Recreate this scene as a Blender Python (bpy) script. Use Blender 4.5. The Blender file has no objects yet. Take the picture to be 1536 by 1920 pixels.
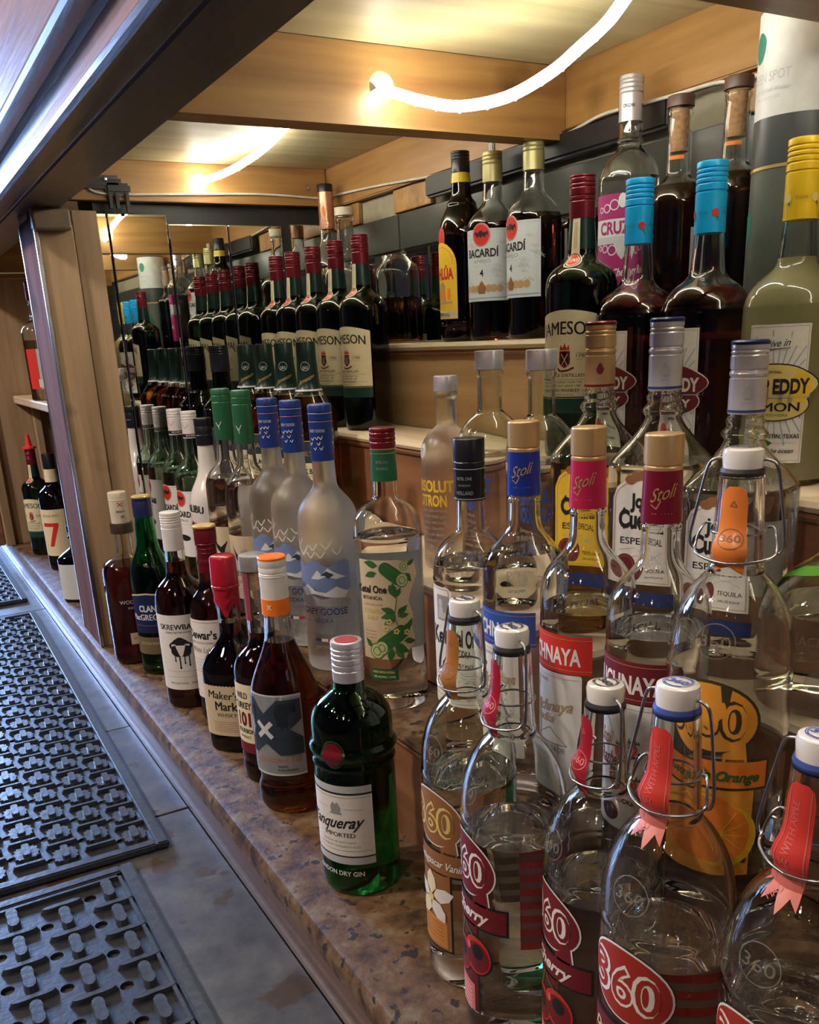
import bpy, bmesh, math, random
from mathutils import Vector, Matrix
random.seed(7)
S = bpy.context.scene
COL = S.collection
PI = math.pi

# ------------------------------------------------------------------ camera
CAMH = 0.56
cd = bpy.data.cameras.new('camera')
cam = bpy.data.objects.new('camera', cd)
COL.objects.link(cam)
RT = Vector((0.866324, -0.497383, -0.045751)); DN = Vector((-0.193975, -0.250616, -0.948454)); FW = Vector((0.460279, 0.830543, -0.313594))
cam.matrix_world = Matrix(((RT.x, -DN.x, -FW.x, 0), (RT.y, -DN.y, -FW.y, 0), (RT.z, -DN.z, -FW.z, CAMH), (0, 0, 0, 1)))
cd.sensor_fit = 'VERTICAL'
cd.sensor_height = 36
cd.lens = 36 * 1692.03 / 1920
cd.shift_y = (1191.6 - 960) / 1920
cd.clip_start = 0.02
S.camera = cam

# ------------------------------------------------------------------ world, lights, exposure
S.view_settings.view_transform = 'Standard'
S.view_settings.look = 'None'
S.view_settings.gamma = 1
S.view_settings.use_curve_mapping = False
S.view_settings.exposure = 0.42
try:
    S.cycles.max_bounces = 20
    S.cycles.transmission_bounces = 18
    S.cycles.glossy_bounces = 8
    S.cycles.diffuse_bounces = 3
    S.cycles.caustics_reflective = False
except Exception:
    pass
w = bpy.data.worlds.new('world')
S.world = w
w.use_nodes = True
w.node_tree.nodes['Background'].inputs[0].default_value = (0.45, 0.55, 0.8, 1)
w.node_tree.nodes['Background'].inputs[1].default_value = 0.12

def area(name, loc, target, sx, sy, power, color):
    l = bpy.data.lights.new(name, 'AREA')
    l.shape = 'RECTANGLE'; l.size = sx; l.size_y = sy
    l.energy = power; l.color = color
    o = bpy.data.objects.new(name, l)
    COL.objects.link(o)
    o.location = loc
    o.rotation_euler = (Vector(target) - Vector(loc)).to_track_quat('-Z', 'Y').to_euler()
    return o
area('window_daylight', (-0.55, 7.2, 1.55), (0.1, 1.2, 0.2), 1.2, 1.2, 330, (0.33, 0.53, 1.0))
area('mid_bar_fill', (-1.2, 1.3, 1.9), (0.4, 1.2, 0.2), 0.14, 0.14, 22, (1.0, 0.88, 0.78))  # added fill from the front for labels and steps, no known fixture
area('near_bar_fill', (-1.3, -0.5, 2.0), (0.4, 0.6, 0.2), 0.12, 0.12, 8, (1.0, 0.82, 0.68))  # unseen fill from behind the camera, added for the near end
area('far_bar_fill', (-1.4, 3.0, 2.2), (0.5, 2.6, 0.3), 0.25, 0.25, 30, (1.0, 0.84, 0.72))  # added fill that brightens the wood beyond the post
ROPE_STRENGTH = 24.0

# ------------------------------------------------------------------ materials
MATS = {}
def sin(b, names, val):
    for n in names:
        if n in b.inputs:
            b.inputs[n].default_value = val
            return
def newmat(name):
    m = bpy.data.materials.new(name); m.use_nodes = True
    nt = m.node_tree
    return m, nt, nt.nodes['Principled BSDF']
def c4(c): return (c[0], c[1], c[2], 1)
def plain(name, col, rough=0.5, metal=0.0, var=0.08, scale=60, bump=0.0, coat=0.0, trans=0.0):
    if name in MATS: return MATS[name]
    m, nt, b = newmat(name)
    N = nt.nodes; L = nt.links
    tc = N.new('ShaderNodeTexCoord'); nz = N.new('ShaderNodeTexNoise')
    nz.inputs['Scale'].default_value = scale; nz.inputs['Detail'].default_value = 4
    L.new(tc.outputs['Object'], nz.inputs['Vector'])
    cr = N.new('ShaderNodeValToRGB')
    cr.color_ramp.elements[0].color = c4([x * (1 - var) for x in col])
    cr.color_ramp.elements[1].color = c4([min(1, x * (1 + var)) for x in col])
    cr.color_ramp.elements[0].position = 0.3; cr.color_ramp.elements[1].position = 0.7
    L.new(nz.outputs['Fac'], cr.inputs[0]); L.new(cr.outputs[0], b.inputs['Base Color'])
    b.inputs['Roughness'].default_value = rough; b.inputs['Metallic'].default_value = metal
    sin(b, ['Coat Weight'], coat)
    if trans: sin(b, ['Transmission Weight'], trans)
    if bump:
        bp = N.new('ShaderNodeBump'); bp.inputs['Strength'].default_value = bump; bp.inputs['Distance'].default_value = 0.002
        L.new(nz.outputs['Fac'], bp.inputs['Height']); L.new(bp.outputs[0], b.inputs['Normal'])
    MATS[name] = m
    return m
def glass(name, col, rough=0.0, ior=1.42, bump=0.0):
    if name in MATS: return MATS[name]
    m, nt, b = newmat(name)
    b.inputs['Base Color'].default_value = c4(col)
    b.inputs['Roughness'].default_value = rough
    b.inputs['IOR'].default_value = ior
    sin(b, ['Transmission Weight'], 1.0)
    N = nt.nodes; L = nt.links
    tc = N.new('ShaderNodeTexCoord'); nz = N.new('ShaderNodeTexNoise')
    nz.inputs['Scale'].default_value = 55
    L.new(tc.outputs['Object'], nz.inputs['Vector'])
    bp = N.new('ShaderNodeBump'); bp.inputs['Strength'].default_value = 0.06 + bump; bp.inputs['Distance'].default_value = 0.001
    L.new(nz.outputs['Fac'], bp.inputs['Height']); L.new(bp.outputs[0], b.inputs['Normal'])
    MATS[name] = m
    return m
def wood(name, c1, c2, axis=1, rough=0.35, scale=14, bump=0.15, stretch=14, knots=True):
    if name in MATS: return MATS[name]
    m, nt, b = newmat(name)
    N = nt.nodes; L = nt.links
    tc = N.new('ShaderNodeTexCoord'); mp = N.new('ShaderNodeMapping')
    sc = [stretch, stretch, stretch]; sc[axis] = 1.0
    mp.inputs['Scale'].default_value = [s * scale / 14 for s in sc]
    L.new(tc.outputs['Object'], mp.inputs['Vector'])
    n1 = N.new('ShaderNodeTexNoise'); n1.inputs['Scale'].default_value = 2.2; n1.inputs['Detail'].default_value = 7
    n1.inputs['Distortion'].default_value = 1.2
    L.new(mp.outputs[0], n1.inputs['Vector'])
    n2 = N.new('ShaderNodeTexNoise'); n2.inputs['Scale'].default_value = 11; n2.inputs['Detail'].default_value = 5
    L.new(mp.outputs[0], n2.inputs['Vector'])
    mx = N.new('ShaderNodeMath'); mx.operation = 'MULTIPLY_ADD'; mx.inputs[1].default_value = 0.35
    L.new(n2.outputs['Fac'], mx.inputs[0]); L.new(n1.outputs['Fac'], mx.inputs[2])
    cr = N.new('ShaderNodeValToRGB')
    cr.color_ramp.elements[0].position = 0.45; cr.color_ramp.elements[0].color = c4(c1)
    cr.color_ramp.elements[1].position = 0.85; cr.color_ramp.elements[1].color = c4(c2)
    L.new(mx.outputs[0], cr.inputs[0])
    out = cr.outputs[0]
    if knots:
        n3 = N.new('ShaderNodeTexNoise'); n3.inputs['Scale'].default_value = 9
        L.new(tc.outputs['Object'], n3.inputs['Vector'])
        r3 = N.new('ShaderNodeValToRGB')
        r3.color_ramp.elements[0].position = 0.24; r3.color_ramp.elements[0].color = (0.35, 0.3, 0.25, 1)
        r3.color_ramp.elements[1].position = 0.34; r3.color_ramp.elements[1].color = (1, 1, 1, 1)
        L.new(n3.outputs['Fac'], r3.inputs[0])
        mm = N.new('ShaderNodeMixRGB'); mm.blend_type = 'MULTIPLY'; mm.inputs[0].default_value = 0.8
        L.new(out, mm.inputs[1]); L.new(r3.outputs[0], mm.inputs[2])
        out = mm.outputs[0]
    L.new(out, b.inputs['Base Color'])
    b.inputs['Roughness'].default_value = rough
    bp = N.new('ShaderNodeBump'); bp.inputs['Strength'].default_value = bump; bp.inputs['Distance'].default_value = 0.002
    L.new(n2.outputs['Fac'], bp.inputs['Height']); L.new(bp.outputs[0], b.inputs['Normal'])
    MATS[name] = m
    return m
def mottled(name, cols, scale=8, rough=0.5, bump=0.2, stain=None):
    """patchy worn surface; cols = list of (pos, color)"""
    m, nt, b = newmat(name)
    N = nt.nodes; L = nt.links
    tc = N.new('ShaderNodeTexCoord')
    n1 = N.new('ShaderNodeTexNoise'); n1.inputs['Scale'].default_value = scale; n1.inputs['Detail'].default_value = 8
    n1.inputs['Roughness'].default_value = 0.65
    L.new(tc.outputs['Object'], n1.inputs['Vector'])
    cr = N.new('ShaderNodeValToRGB')
    el = cr.color_ramp.elements
    el[0].position = cols[0][0]; el[0].color = c4(cols[0][1])
    el[1].position = cols[-1][0]; el[1].color = c4(cols[-1][1])
    for p, c in cols[1:-1]:
        e = el.new(p); e.color = c4(c)
    L.new(n1.outputs['Fac'], cr.inputs[0])
    out = cr.outputs[0]
    if stain:
        n2 = N.new('ShaderNodeTexNoise'); n2.inputs['Scale'].default_value = stain[0]; n2.inputs['Detail'].default_value = 3
        L.new(tc.outputs['Object'], n2.inputs['Vector'])
        r2 = N.new('ShaderNodeValToRGB')
        r2.color_ramp.elements[0].position = stain[1]; r2.color_ramp.elements[0].color = (0, 0, 0, 1)
        r2.color_ramp.elements[1].position = stain[1] + 0.03; r2.color_ramp.elements[1].color = (1, 1, 1, 1)
        L.new(n2.outputs['Fac'], r2.inputs[0])
        mm = N.new('ShaderNodeMixRGB'); L.new(r2.outputs[0], mm.inputs[0]); L.new(out, mm.inputs[1])
        mm.inputs[2].default_value = c4(stain[2]); out = mm.outputs[0]
    L.new(out, b.inputs['Base Color'])
    b.inputs['Roughness'].default_value = rough
    bp = N.new('ShaderNodeBump'); bp.inputs['Strength'].default_value = bump; bp.inputs['Distance'].default_value = 0.003
    L.new(n1.outputs['Fac'], bp.inputs['Height']); L.new(bp.outputs[0], b.inputs['Normal'])
    MATS[name] = m
    return m
def emit(name, col, strength):
    m, nt, b = newmat(name)
    b.inputs['Base Color'].default_value = c4(col)
    sin(b, ['Emission Color'], c4(col)); sin(b, ['Emission Strength'], strength)
    MATS[name] = m
    return m
def ink(name, col, rough=0.5, metal=0.0): return plain('print_' + name, col, rough, metal, 0.04, 300)

WHITE = ink('white', (0.78, 0.76, 0.72)); BLACK = ink('black', (0.012, 0.012, 0.015)); CREAM = ink('cream', (0.78, 0.70, 0.46))
RED = ink('red', (0.62, 0.03, 0.02)); MAROON = ink('maroon', (0.16, 0.012, 0.02)); GOLD = ink('gold', (0.75, 0.52, 0.2), 0.35, 0.6)
NAVY = ink('navy', (0.02, 0.04, 0.16)); BLUE = ink('blue', (0.03, 0.09, 0.42)); GREY = ink('grey', (0.30, 0.30, 0.30)); LGREY = ink('light_grey', (0.5, 0.52, 0.55))
YELLOW = ink('yellow', (0.85, 0.55, 0.03)); ORANGE = ink('orange', (0.9, 0.25, 0.03)); GREEN = ink('green', (0.03, 0.14, 0.03)); LGREEN = ink('leaf_green', (0.07, 0.17, 0.04))
PINK = ink('pink', (0.62, 0.16, 0.14)); BROWN = ink('brown', (0.30, 0.13, 0.05)); SLATE = ink('slate', (0.03, 0.045, 0.07)); MAGENTA = ink('magenta', (0.35, 0.02, 0.14))
SILVER = ink('silver', (0.65, 0.65, 0.66), 0.35, 0.5); TEAL = ink('teal', (0.02, 0.22, 0.16)); LBLUE = ink('light_blue', (0.28, 0.45, 0.62)); PALE = ink('pale', (0.62, 0.66, 0.68)); BEIGE = ink('beige', (0.62, 0.5, 0.33))
LYELL = ink('pale_yellow', (0.75, 0.6, 0.2)); TAN = ink('tan', (0.5, 0.33, 0.16)); PALEGREEN = ink('cucumber', (0.5, 0.56, 0.25)); SKYB = ink('sky_mountain', (0.16, 0.22, 0.42))

# ------------------------------------------------------------------ mesh helpers
def finish(name, bm, mats, parent=None, smooth=True, angle=35, norm=True):
    if norm: bmesh.ops.recalc_face_normals(bm, faces=bm.faces)
    me = bpy.data.meshes.new(name)
    bm.to_mesh(me); bm.free()
    for m in (mats if isinstance(mats, (list, tuple)) else [mats]): me.materials.append(m)
    if smooth:
        me.polygons.foreach_set('use_smooth', [True] * len(me.polygons))
        me.set_sharp_from_angle(angle=math.radians(angle))
    o = bpy.data.objects.new(name, me)
    COL.objects.link(o)
    if parent: o.parent = parent
    return o
def add_box(bm, x0, x1, y0, y1, z0, z1, mi=0):
    v = [bm.verts.new(p) for p in ((x0, y0, z0), (x1, y0, z0), (x1, y1, z0), (x0, y1, z0), (x0, y0, z1), (x1, y0, z1), (x1, y1, z1), (x0, y1, z1))]
    for f in ((0, 3, 2, 1), (4, 5, 6, 7), (0, 1, 5, 4), (1, 2, 6, 5), (2, 3, 7, 6), (3, 0, 4, 7)):
        fc = bm.faces.new([v[i] for i in f]); fc.material_index = mi
def box(name, x0, x1, y0, y1, z0, z1, m, parent=None, bev=0.0015):
    bm = bmesh.new(); add_box(bm, x0, x1, y0, y1, z0, z1)
    if bev: bmesh.ops.bevel(bm, geom=bm.edges[:], offset=bev, segments=2, affect='EDGES', profile=0.5)
    return finish(name, bm, m, parent, False)
def prism_y(name, prof, y0, y1, m, parent=None, angle=35):
    """extrude an (x,z) outline along y"""
    bm = bmesh.new()
    a = [bm.verts.new((x, y0, z)) for x, z in prof]; b = [bm.verts.new((x, y1, z)) for x, z in prof]
    n = len(prof)
    bm.faces.new(a); bm.faces.new(b[::-1])
    for i in range(n): bm.faces.new((a[i], b[i], b[(i + 1) % n], a[(i + 1) % n]))
    return finish(name, bm, m, parent, True, angle)
def add_tube(bm, pts, r, seg=8, closed=False, mi=0):
    pts = [Vector(p) for p in pts]; rings = []; n = len(pts)
    ref = Vector((0, 0, 1))
    for i, p in enumerate(pts):
        if closed: t = pts[(i + 1) % n] - pts[i - 1]
        else: t = pts[min(i + 1, n - 1)] - pts[max(i - 1, 0)]
        t.normalize()
        a = t.cross(ref)
        if a.length < 0.05: a = t.cross(Vector((1, 0, 0)))
        a.normalize(); b = t.cross(a)
        rings.append([bm.verts.new(p + r * (math.cos(2 * PI * k / seg) * a + math.sin(2 * PI * k / seg) * b)) for k in range(seg)])
    for i in range(n if closed else n - 1):
        A = rings[i]; B = rings[(i + 1) % n]
        for k in range(seg):
            f = bm.faces.new((A[k], A[(k + 1) % seg], B[(k + 1) % seg], B[k])); f.material_index = mi
    if not closed:
        bm.faces.new(rings[0][::-1]).material_index = mi; bm.faces.new(rings[-1]).material_index = mi
def spline(pts, sub=6):
    P = [Vector(p) for p in pts]; out = []
    for i in range(len(P) - 1):
        p0 = P[max(i - 1, 0)]; p1 = P[i]; p2 = P[i + 1]; p3 = P[min(i + 2, len(P) - 1)]
        for k in range(sub):
            t = k / sub
            out.append(0.5 * ((2 * p1) + (-p0 + p2) * t + (2 * p0 - 5 * p1 + 4 * p2 - p3) * t * t + (-p0 + 3 * p1 - 3 * p2 + p3) * t ** 3))
    out.append(P[-1])
    return out
def tube(name, pts, r, m, parent=None, seg=8, closed=False, smooth_path=True):
    bm = bmesh.new(); add_tube(bm, spline(pts) if smooth_path and not closed else pts, r, seg, closed)
    return finish(name, bm, m, parent, True, 60)
def empty(name, loc=(0, 0, 0), rz=0):
    o = bpy.data.objects.new(name, None); COL.objects.link(o)
    o.location = loc; o.rotation_euler = (0, 0, rz); o.empty_display_size = 0.02
    return o
def tag(o, label=None, cat=None, group=None, kind=None):
    if label: o['label'] = label
    if cat: o['category'] = cat
    if group: o['group'] = group
    if kind: o['kind'] = kind
    return o
def copy_tree(o, parent=None):
    c = o.copy(); COL.objects.link(c)
    if parent: c.parent = parent
    for ch in list(o.children): copy_tree(ch, c)
    return c

# ------------------------------------------------------------------ lathes
def srad(r, phi, n):
    if n <= 2.01: return r
    s = abs(math.sin(phi)); c = abs(math.cos(phi))
    return r / (s ** n + c ** n) ** (1.0 / n)
def add_lathe(bm, prof, seg=44, nfun=None, flip=False, mi=0, knurl=None):
    rings = []
    for r, z in prof:
        if r < 1e-6:
            rings.append([bm.verts.new((0, 0, z))]); continue
        n = nfun(z) if nfun else 2
        ring = []
        for k in range(seg):
            a = 2 * PI * k / seg
            rr = srad(r, a, n)
            if knurl and knurl[0] <= z <= knurl[1]: rr *= (1.0 + (0.012 if k % 2 else -0.012))
            ring.append(bm.verts.new((rr * math.sin(a), -rr * math.cos(a), z)))
        rings.append(ring)
    for A, B in zip(rings[:-1], rings[1:]):
        if len(A) == 1 and len(B) == 1: continue
        for k in range(seg):
            k2 = (k + 1) % seg
            if len(A) == 1: f = (A[0], B[k2], B[k])
            elif len(B) == 1: f = (A[k], A[k2], B[0])
            else: f = (A[k], A[k2], B[k2], B[k])
            if flip: f = f[::-1]
            fc = bm.faces.new(f); fc.material_index = mi
def bez(p0, p1, p2, p3, n=12):
    o = []
    for i in range(1, n + 1):
        t = i / n; u = 1 - t
        o.append(tuple(u ** 3 * a + 3 * u * u * t * b + 3 * u * t * t * c + t ** 3 * d for a, b, c, d in zip(p0, p1, p2, p3)))
    return o
class Prof:
    def __init__(s, R, H, zs, zn, rn, k1=0.6, k2=0.5, rt=None, heel=0.004, bulges=(), n=2, foot=None):
        """R body radius, H glass height, zs shoulder start, zn neck start, rn neck radius, rt top radius"""
        rt = rt or rn
        p = [(0, 0.002), (R * 0.7, 0.0015), (R - heel, 0), (R - heel * 0.3, heel * 0.3), (R, heel)]
        if foot: p += foot
        m = max(2, int((zs - heel) / 0.012))
        z0 = p[-1][1]; r0 = p[-1][0]
        for i in range(1, m + 1): p.append((r0 + (R - r0) * min(1, i / m * 3), z0 + (zs - z0) * i / m))
        L = zn - zs
        p += bez((R, zs), (R, zs + k1 * L), (rn, zn - k2 * L), (rn, zn), 14)
        m = max(2, int((H - zn) / 0.006))
        for i in range(1, m + 1):
            t = i / m; p.append((rn + (rt - rn) * t, zn + (H - zn) * t))
        q = []
        for r, z in p:
            for zb, hb, db in bulges:
                d = abs(z - zb) / hb
                if d < 1 and z > heel: r += db * (1 - d * d) ** 2 if True else 0
            q.append((r, z))
        # extra samples at the bulges
        for zb, hb, db in bulges:
            for t in (-1, -0.75, -0.5, -0.25, 0, 0.25, 0.5, 0.75, 1):
                z = zb + t * hb
                if heel < z < H: q.append((s._i(p, z) + db * (1 - t * t) ** 2, z))
        head = q[:5]; tail = sorted(q[5:], key=lambda a: a[1])
        s.p = head + [tail[0]]
        for a in tail[1:]:
            if a[1] - s.p[-1][1] > 0.0004: s.p.append(a)
        s.R = R; s.H = H; s.zs = zs; s.zn = zn; s.nb = n
    @staticmethod
    def _i(p, z):
        for (r0, z0), (r1, z1) in zip(p[4:-1], p[5:]):
            if z0 <= z <= z1: return r0 + (r1 - r0) * ((z - z0) / (z1 - z0) if z1 > z0 else 0)
        return p[-1][0] if z > p[-1][1] else p[4][0]
    def r(s, z): return s._i(s.p, z)
    def n(s, z):
        if s.nb <= 2: return 2
        t = min(1, max(0, (z - s.zs) / (s.zn - s.zs)))
        return s.nb + (2 - s.nb) * t
    def cut(s, z0, z1, off):
        o = [(0, z0), (max(0.001, s.r(z0) - off - 0.003), z0)] if z0 < s.zs else [(0, z0)]
        o.append((max(0.001, s.r(z0) - off), z0 + 0.0005))
        for r, z in s.p[4:]:
            if z0 + 0.001 < z < z1 - 0.0005: o.append((max(0.001, r - off), z))
        o += [(max(0.001, s.r(z1) - off), z1), (0, z1)]
        return o

# ------------------------------------------------------------------ flat print wrapped on a bottle
TXT = {}
def text_mesh(s, bold=0.0, shear=0.0):
    key = (s, bold, shear)
    if key in TXT: return TXT[key]
    c = bpy.data.curves.new('t', 'FONT'); c.body = s; c.size = 1; c.resolution_u = 3
    c.align_x = 'CENTER'; c.offset = bold; c.shear = shear
    o = bpy.data.objects.new('t', c)
    me = bpy.data.meshes.new_from_object(o)
    v = [(p.co.x, p.co.y) for p in me.vertices]; f = [tuple(p.vertices) for p in me.polygons]
    bpy.data.objects.remove(o); bpy.data.meshes.remove(me); bpy.data.curves.remove(c)
    xs = [a for a, b in v]
    TXT[key] = (v, f, (min(xs), max(xs)) if xs else (0, 1))
    return TXT[key]
class Dec:
    """coordinates in mm: x along the surface (right seen from outside), z up"""
    def __init__(s): s.bm = bmesh.new(); s.mats = []; s.top = 0
    def mi(s, m):
        if m not in s.mats: s.mats.append(m)
        return s.mats.index(m)
    def poly(s, pts, m, layer=0):
        vs = [s.bm.verts.new((x, z, layer)) for x, z in pts]
        f = s.bm.faces.new(vs)
        f.normal_update()
        if f.normal.z < 0: f.normal_flip()
        f.material_index = s.mi(m); s.top = max(s.top, layer)
        return s
    def rect(s, x0, x1, z0, z1, m, layer=0, rnd=0):
        if rnd:
            p = []
            for cx, cz, a0 in ((x1 - rnd, z1 - rnd, 0), (x0 + rnd, z1 - rnd, 90), (x0 + rnd, z0 + rnd, 180), (x1 - rnd, z0 + rnd, 270)):
                for k in range(4):
                    a = math.radians(a0 + k * 30); p.append((cx + rnd * math.cos(a), cz + rnd * math.sin(a)))
            return s.poly(p, m, layer)
        return s.poly([(x0, z0), (x1, z0), (x1, z1), (x0, z1)], m, layer)
    def ell(s, cx, cz, rx, rz, m, layer=0, n=24, a0=0, a1=360):
        full = a1 - a0 >= 360
        return s.poly([(cx + rx * math.cos(math.radians(a0 + (a1 - a0) * k / (n if full else n - 1))), cz + rz * math.sin(math.radians(a0 + (a1 - a0) * k / (n if full else n - 1)))) for k in range(n)], m, layer)
    def ring(s, cx, cz, rx, rz, w, m, layer=0, n=28):
        mi = s.mi(m)
        A = [s.bm.verts.new((cx + rx * math.cos(2 * PI * k / n), cz + rz * math.sin(2 * PI * k / n), layer)) for k in range(n)]
        B = [s.bm.verts.new((cx + (rx - w) * math.cos(2 * PI * k / n), cz + (rz - w) * math.sin(2 * PI * k / n), layer)) for k in range(n)]
        for k in range(n):
            f = s.bm.faces.new((A[k], A[(k + 1) % n], B[(k + 1) % n], B[k])); f.material_index = mi
        s.top = max(s.top, layer)
        return s
    def line(s, pts, w, m, layer=0):
        for (x0, z0), (x1, z1) in zip(pts[:-1], pts[1:]):
            dx, dz = x1 - x0, z1 - z0; L = math.hypot(dx, dz) or 1
            nx, nz = -dz / L * w / 2, dx / L * w / 2
            s.poly([(x0 - nx, z0 - nz), (x1 - nx, z1 - nz), (x1 + nx, z1 + nz), (x0 + nx, z0 + nz)], m, layer)
        return s
    def text(s, t, cx, z, h, m, layer=1, w=None, bold=0.0, shear=0.0, rot=0, arch=None, slope=0):
        """h = capital height in mm; w = fitted width in mm"""
        if bold and ('M' in t or 'W' in t):   # heavy M and W: overprint shifted copies instead of swelling the outline
            n0 = text_mesh(t, 0.0, shear)[2]; q = h / 0.7 * bold * 0.7
            for dx in (-q, 0, q): s.text(t, cx + dx, z, h, m, layer, w - 2 * q if w else None, 0.0, shear, rot, arch, slope)
            return s
        v, f, (a, b) = text_mesh(t, bold, shear)
        sc = h / 0.7; sx = sc if w is None else w / (b - a); mid = (a + b) / 2
        co, si = math.cos(math.radians(rot)), math.sin(math.radians(rot)); mi = s.mi(m)
        vs = []
        for x, y in v:
            X = (x - mid) * sx; Y = y * sc
            if arch: Y += arch * X * X
            Y += slope * X
            vs.append(s.bm.verts.new((cx + X * co - Y * si, z + X * si + Y * co, layer)))
        for q in f:
            try: fc = s.bm.faces.new([vs[i] for i in q])
            except ValueError: continue
            fc.material_index = mi
        s.top = max(s.top, layer)
        return s
    def wrap(s, name, prof, parent, phi0=0, zstep=None, off=0.0):
        bm = s.bm
        if not bm.verts: bm.free(); return None
        x0 = min(v.co.x for v in bm.verts); x1 = max(v.co.x for v in bm.verts)
        k = math.floor(x0 / 4) * 4 + 4
        while k < x1:
            bmesh.ops.bisect_plane(bm, geom=bm.verts[:] + bm.edges[:] + bm.faces[:], plane_co=(k, 0, 0), plane_no=(1, 0, 0), dist=1e-5); k += 4
        if zstep:
            z0 = min(v.co.y for v in bm.verts); z1 = max(v.co.y for v in bm.verts); k = z0 + zstep
            while k < z1:
                bmesh.ops.bisect_plane(bm, geom=bm.verts[:] + bm.edges[:] + bm.faces[:], plane_co=(0, k, 0), plane_no=(0, 1, 0), dist=1e-5); k += zstep
        zm = sum(v.co.y for v in bm.verts) / len(bm.verts)
        R0 = prof.r(zm / 1000)
        for v in bm.verts:
            x, z, l = v.co
            z /= 1000
            ph = x / 1000 / R0 + phi0
            R = srad(prof.r(z), ph, prof.n(z)) + 0.00035 + 0.00016 * l + off
            v.co = (R * math.sin(ph), -R * math.cos(ph), z)
        bm.normal_update()
        return finish(name, bm, s.mats, parent, True, 30, norm=False)
def jag(x0, x1, z, a, n):
    return [(x0 + (x1 - x0) * i / n, z + (a if i % 2 else -a)) for i in range(n + 1)]

# ------------------------------------------------------------------ bottle parts
def cap(parent, r, z0, z1, m, rings=(), name='cap', topm=None, r1=None, knurl=None, bevel=0.0012, seg=44):
    """closed cap; rings = [(z, depth)] grooves / beads"""
    r1 = r1 or r
    zs = {z0, z1 - bevel}
    for z, d in rings: zs |= {z - 0.0011, z - 0.0004, z, z + 0.0004, z + 0.0011}
    if knurl: zs |= {knurl[0], knurl[1], knurl[0] - 0.0004, knurl[1] + 0.0004}
    p = [(0, z0), (r - 0.0012, z0)]
    for z in sorted(zs):
        if z < z0 or z > z1 - bevel: continue
        rr = r + (r1 - r) * (z - z0) / (z1 - z0)
        for zc, d in rings:
            if abs(z - zc) < 0.0008: rr += d * (1 if abs(z - zc) < 1e-6 else 0.8)
        p.append((rr, z))
    p += [(r1 - bevel * 0.3, z1 - bevel * 0.3), (r1 - bevel, z1)]
    bm = bmesh.new()
    add_lathe(bm, p + [(0, z1)], seg, knurl=(knurl[0], knurl[1]) if knurl else None)
    o = finish(name, bm, m, parent, True, 25)
    if topm:
        bm = bmesh.new(); add_lathe(bm, [(0, z1 + 0.0003), (r1 - bevel, z1 + 0.0006), (r1 + 0.0004, z1 - bevel * 0.6), (r1 + 0.0003, z1 - 0.003)][::-1], seg)
        finish('cap_top', bm, topm, o, True, 40)
    return o
def sleeve(parent, prof, z0, z1, m, name='neck_foil', off=0.0006, n=8):
    bm = bmesh.new()
    zs = sorted({z0 + (z1 - z0) * i / n for i in range(n + 1)} | {z for r, z in prof.p[4:] if z0 < z < z1})
    add_lathe(bm, [(prof.r(z) + off, z) for z in zs], 40, prof.n)
    # fold the rims on to the glass so that the band has thickness
    return finish(name, bm, m, parent, True, 30)
def body(parent, prof, m, mode='solid', level=None, liq=None, wall=0.0028, name='glass_body', floor=0.006, seg=48, top=None):
    """solid: tinted glass and contents in one refracting body with an air space above the level;
       shell: a hollow glass wall with a separate liquid inside"""
    bm = bmesh.new()
    n = prof.n if prof.nb > 2 else None
    add_lathe(bm, prof.p + [(0, prof.H)], seg, n)
    zt = prof.H - 0.003
    if mode == 'solid':
        if level: add_lathe(bm, prof.cut(level, zt, wall), seg, n, flip=True)
    elif mode == 'shell':
        add_lathe(bm, prof.cut(floor, zt, wall), seg, n, flip=True)
    o = finish(name, bm, m, parent, True, 30, norm=False)
    if mode == 'shell' and liq:
        bm = bmesh.new(); add_lathe(bm, prof.cut(floor - 0.0004, level, wall - 0.0004), seg, n)
        finish('liquid', bm, liq, parent, True, 30, norm=False)
    return o
def root(name, cat): 
    o = empty(name); o['category'] = cat
    return o
def face(o, X, Y, Z, delta, label=None, group=None):
    o.location = (X, Y, Z)
    o.rotation_euler = (0, 0, math.atan2(-X, Y) + math.radians(delta))
    if label: o['label'] = label
    if group: o['group'] = group
    return o
#PARTS
# ================================================================== THE SETTING
PINE = wood('pine_board', (0.28, 0.125, 0.035), (0.50, 0.27, 0.085), axis=1, rough=0.42, scale=9)
PINEX = wood('pine_board_across', (0.28, 0.13, 0.04), (0.50, 0.28, 0.095), axis=0, rough=0.42, scale=9)
PLY = wood('plywood_panel', (0.40, 0.33, 0.17), (0.58, 0.51, 0.29), axis=0, rough=0.5, scale=6, bump=0.25, knots=False)
POSTW = wood('weathered_post', (0.26, 0.17, 0.095), (0.48, 0.33, 0.19), axis=2, rough=0.5, scale=8)
STEPW = wood('step_front_wood', (0.36, 0.21, 0.09), (0.52, 0.33, 0.16), axis=1, rough=0.5, scale=8, knots=False)
TREADW = wood('step_top_wood', (0.50, 0.38, 0.24), (0.66, 0.54, 0.38), axis=1, rough=0.45, scale=8, knots=False)
REDW = wood('step_front_red_wood', (0.15, 0.06, 0.03), (0.27, 0.12, 0.055), axis=1, rough=0.4, scale=8, knots=False)
DARKW = wood('dark_varnish', (0.065, 0.040, 0.036), (0.115, 0.075, 0.066), axis=1, rough=0.3, scale=9, knots=False, bump=0.3)
FASCW = wood('varnished_fascia', (0.16, 0.07, 0.04), (0.30, 0.14, 0.07), axis=1, rough=0.5, scale=9, knots=False, bump=0.5)
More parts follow.
